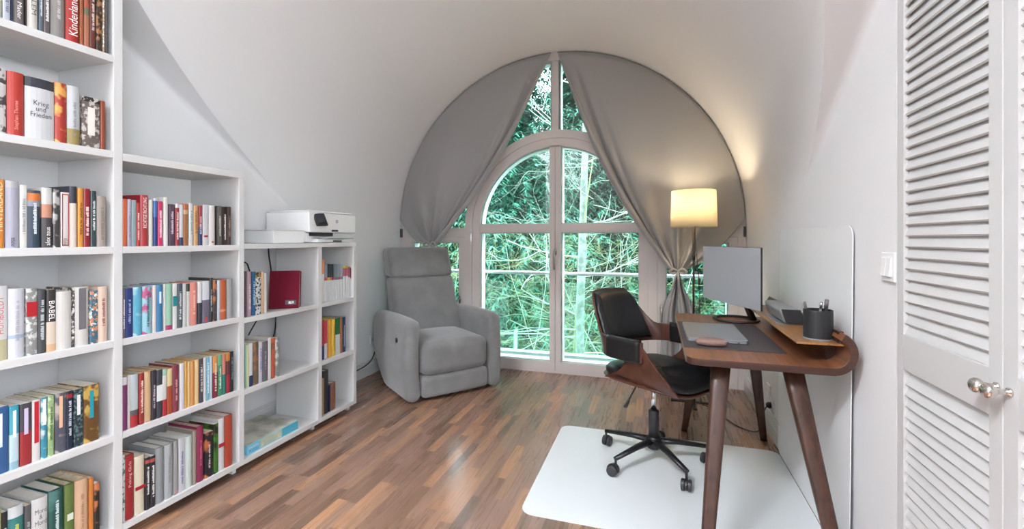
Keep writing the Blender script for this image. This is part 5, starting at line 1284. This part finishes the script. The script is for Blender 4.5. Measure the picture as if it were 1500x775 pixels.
band(-1, 1, zbot, ztop, -.006, .006, 100, 16).build('back_shell', ply, ch, smooth=True, bevel=.002, angle=50)
band(-.40, .40, lambda t: .59, lambda t: ztop(t)-.006, .006, .044, 60, 18, True).build('back_cushion', lea, ch, smooth=True)
for s_ in (-1, 1):
    t0, t1 = sorted((s_*.985, s_*.60))
    band(t0, t1, lambda t: .566, lambda t: .678, -.020, .024, 24, 14, True).build('arm_pad', lea, ch, smooth=True)
    # plywood side panel from the arm down to the seat
    A, B = [], []
    for i in range(15):
        k = i/14; z = .648+(.445-.648)*k
        xr = .015+(-.145-.015)*(max(0, (k-.36))/.64)**2.0 if k > .36 else .015
        xf = .122+(.285-.122)*k
        yl = .264-.030*k-.02*k*k
        ra, rb = [], []
        for j in range(13):
            x = xr+(xf-xr)*j/12; ra.append((x, s_*(yl+.006), z)); rb.append((x, s_*(yl-.006), z))
        A.append(ra); B.append(rb)
    m_ = MB().grid(A); m_.grid(B); m_.grid([A[0], B[0]]); m_.grid([A[-1], B[-1]])
    for c in (0, -1): m_.grid([[r[c] for r in A], [r[c] for r in B]])
    m_.build('side_panel', ply, ch, smooth=True, bevel=.0015, angle=50)
# seat: plywood pan and leather cushion
def seat_out(u, v, z, sh=1.0):
    """u -1..1 rear to front, v -1..1; rounded square outline"""
    e = 3.4; return None
def superpoly(a, rx, ry, e): return (rx*math.copysign(abs(math.cos(a))**(2/e), math.cos(a)), ry*math.copysign(abs(math.sin(a))**(2/e), math.sin(a)))
def seat_layer(rx, ry, z, cx=.045):
    row = []
    for j in range(48):
        x, y = superpoly(2*math.pi*j/48, rx, ry, 3.6); xx = x/rx
        row.append((cx+x, y*(1-.05*xx), z-.022*max(0, xx)**3+.010*max(0, -xx)**2.5+.010*(y/ry)**2))
    return row
m_ = MB().grid([seat_layer(.02, .02, .425), seat_layer(.17, .16, .425), seat_layer(.232, .236, .437), seat_layer(.240, .244, .446), seat_layer(.235, .238, .449), seat_layer(.02, .02, .446)], close_u=True); m_.build('seat_pan', ply, ch, smooth=True)
m_ = MB().grid([seat_layer(.10, .10, .449), seat_layer(.218, .218, .449), seat_layer(.234, .228, .459), seat_layer(.236, .229, .474), seat_layer(.226, .220, .487), seat_layer(.19, .185, .493), seat_layer(.10, .10, .491), seat_layer(.002, .002, .488)], close_u=True); m_.build('seat_cushion', lea, ch, smooth=True)
MB().box(-.07, .09, -.06, .06, .395, .424).build('tilt_mechanism', black_metal, ch, bevel=.006)
MB().lathe([(.013, .26), (.013, .397)], 20).build('gas_lift', chrome, ch, smooth=True)
MB().lathe([(.026, .10), (.026, .262), (.022, .268), (.013, .268)], 24).build('column_cover', black_pl, ch, smooth=True)
MB().tube([(-.02, -.04, .40), (-.055, -.075, .385), (-.105, -.07, .30)], .004, 8).build('height_lever', black_metal, ch, smooth=True)
lv = MB().tube([(-.098, -.071, .315), (-.112, -.07, .285), (-.125, -.069, .262)], [.006, .013, .015], 10, flat=.6); lv.build('lever_grip', black_pl, ch, smooth=True)
MB().lathe([(0, .07), (.03, .07), (.036, .078), (.036, .125), (.03, .135), (0, .135)], 24).build('hub', black_metal, ch, smooth=True)
for k in range(5):
    a = R(14+35+72*k); ca, sa = math.cos(a), math.sin(a)
    L = MB(); L.tube([(.02*ca, .02*sa, .108), (.12*ca, .12*sa, .104), (.275*ca, .275*sa, .084)], [.022, .018, .0125], 12, flat=.75)
    lg = L.build('leg', black_metal, ch, smooth=True)
    cx_, cy_ = .272*ca, .272*sa; a2 = a+R(40+25*k)
    MM = Matrix.Translation((cx_, cy_, 0)) @ Matrix.Rotation(a2, 4, 'Z')
    cst = MB()
    for s_ in (-1, 1): cst.lathe([(0, -.009), (.020, -.009), (.0262, -.006), (.0262, .006), (.020, .009), (0, .009)], 24, M=MM @ Matrix.Translation((-.014, s_*.0145, .0262)) @ Matrix.Rotation(R(90), 4, 'X'))
    c_o = cst.build('caster', mat('caster_black', (.035, .035, .038), .45), ch, smooth=False)
    hd = MB(); hd.lathe([(.006, .03), (.006, .09)], 12, M=MM)
    hd.prism([(-.014+.030*math.cos(R(t)), .0262+.030*math.sin(R(t))) for t in range(-10, 181, 19)], 'Y', -.005, .005, M=MM)
    h_ = hd.build('caster_hood', black_pl, c_o)
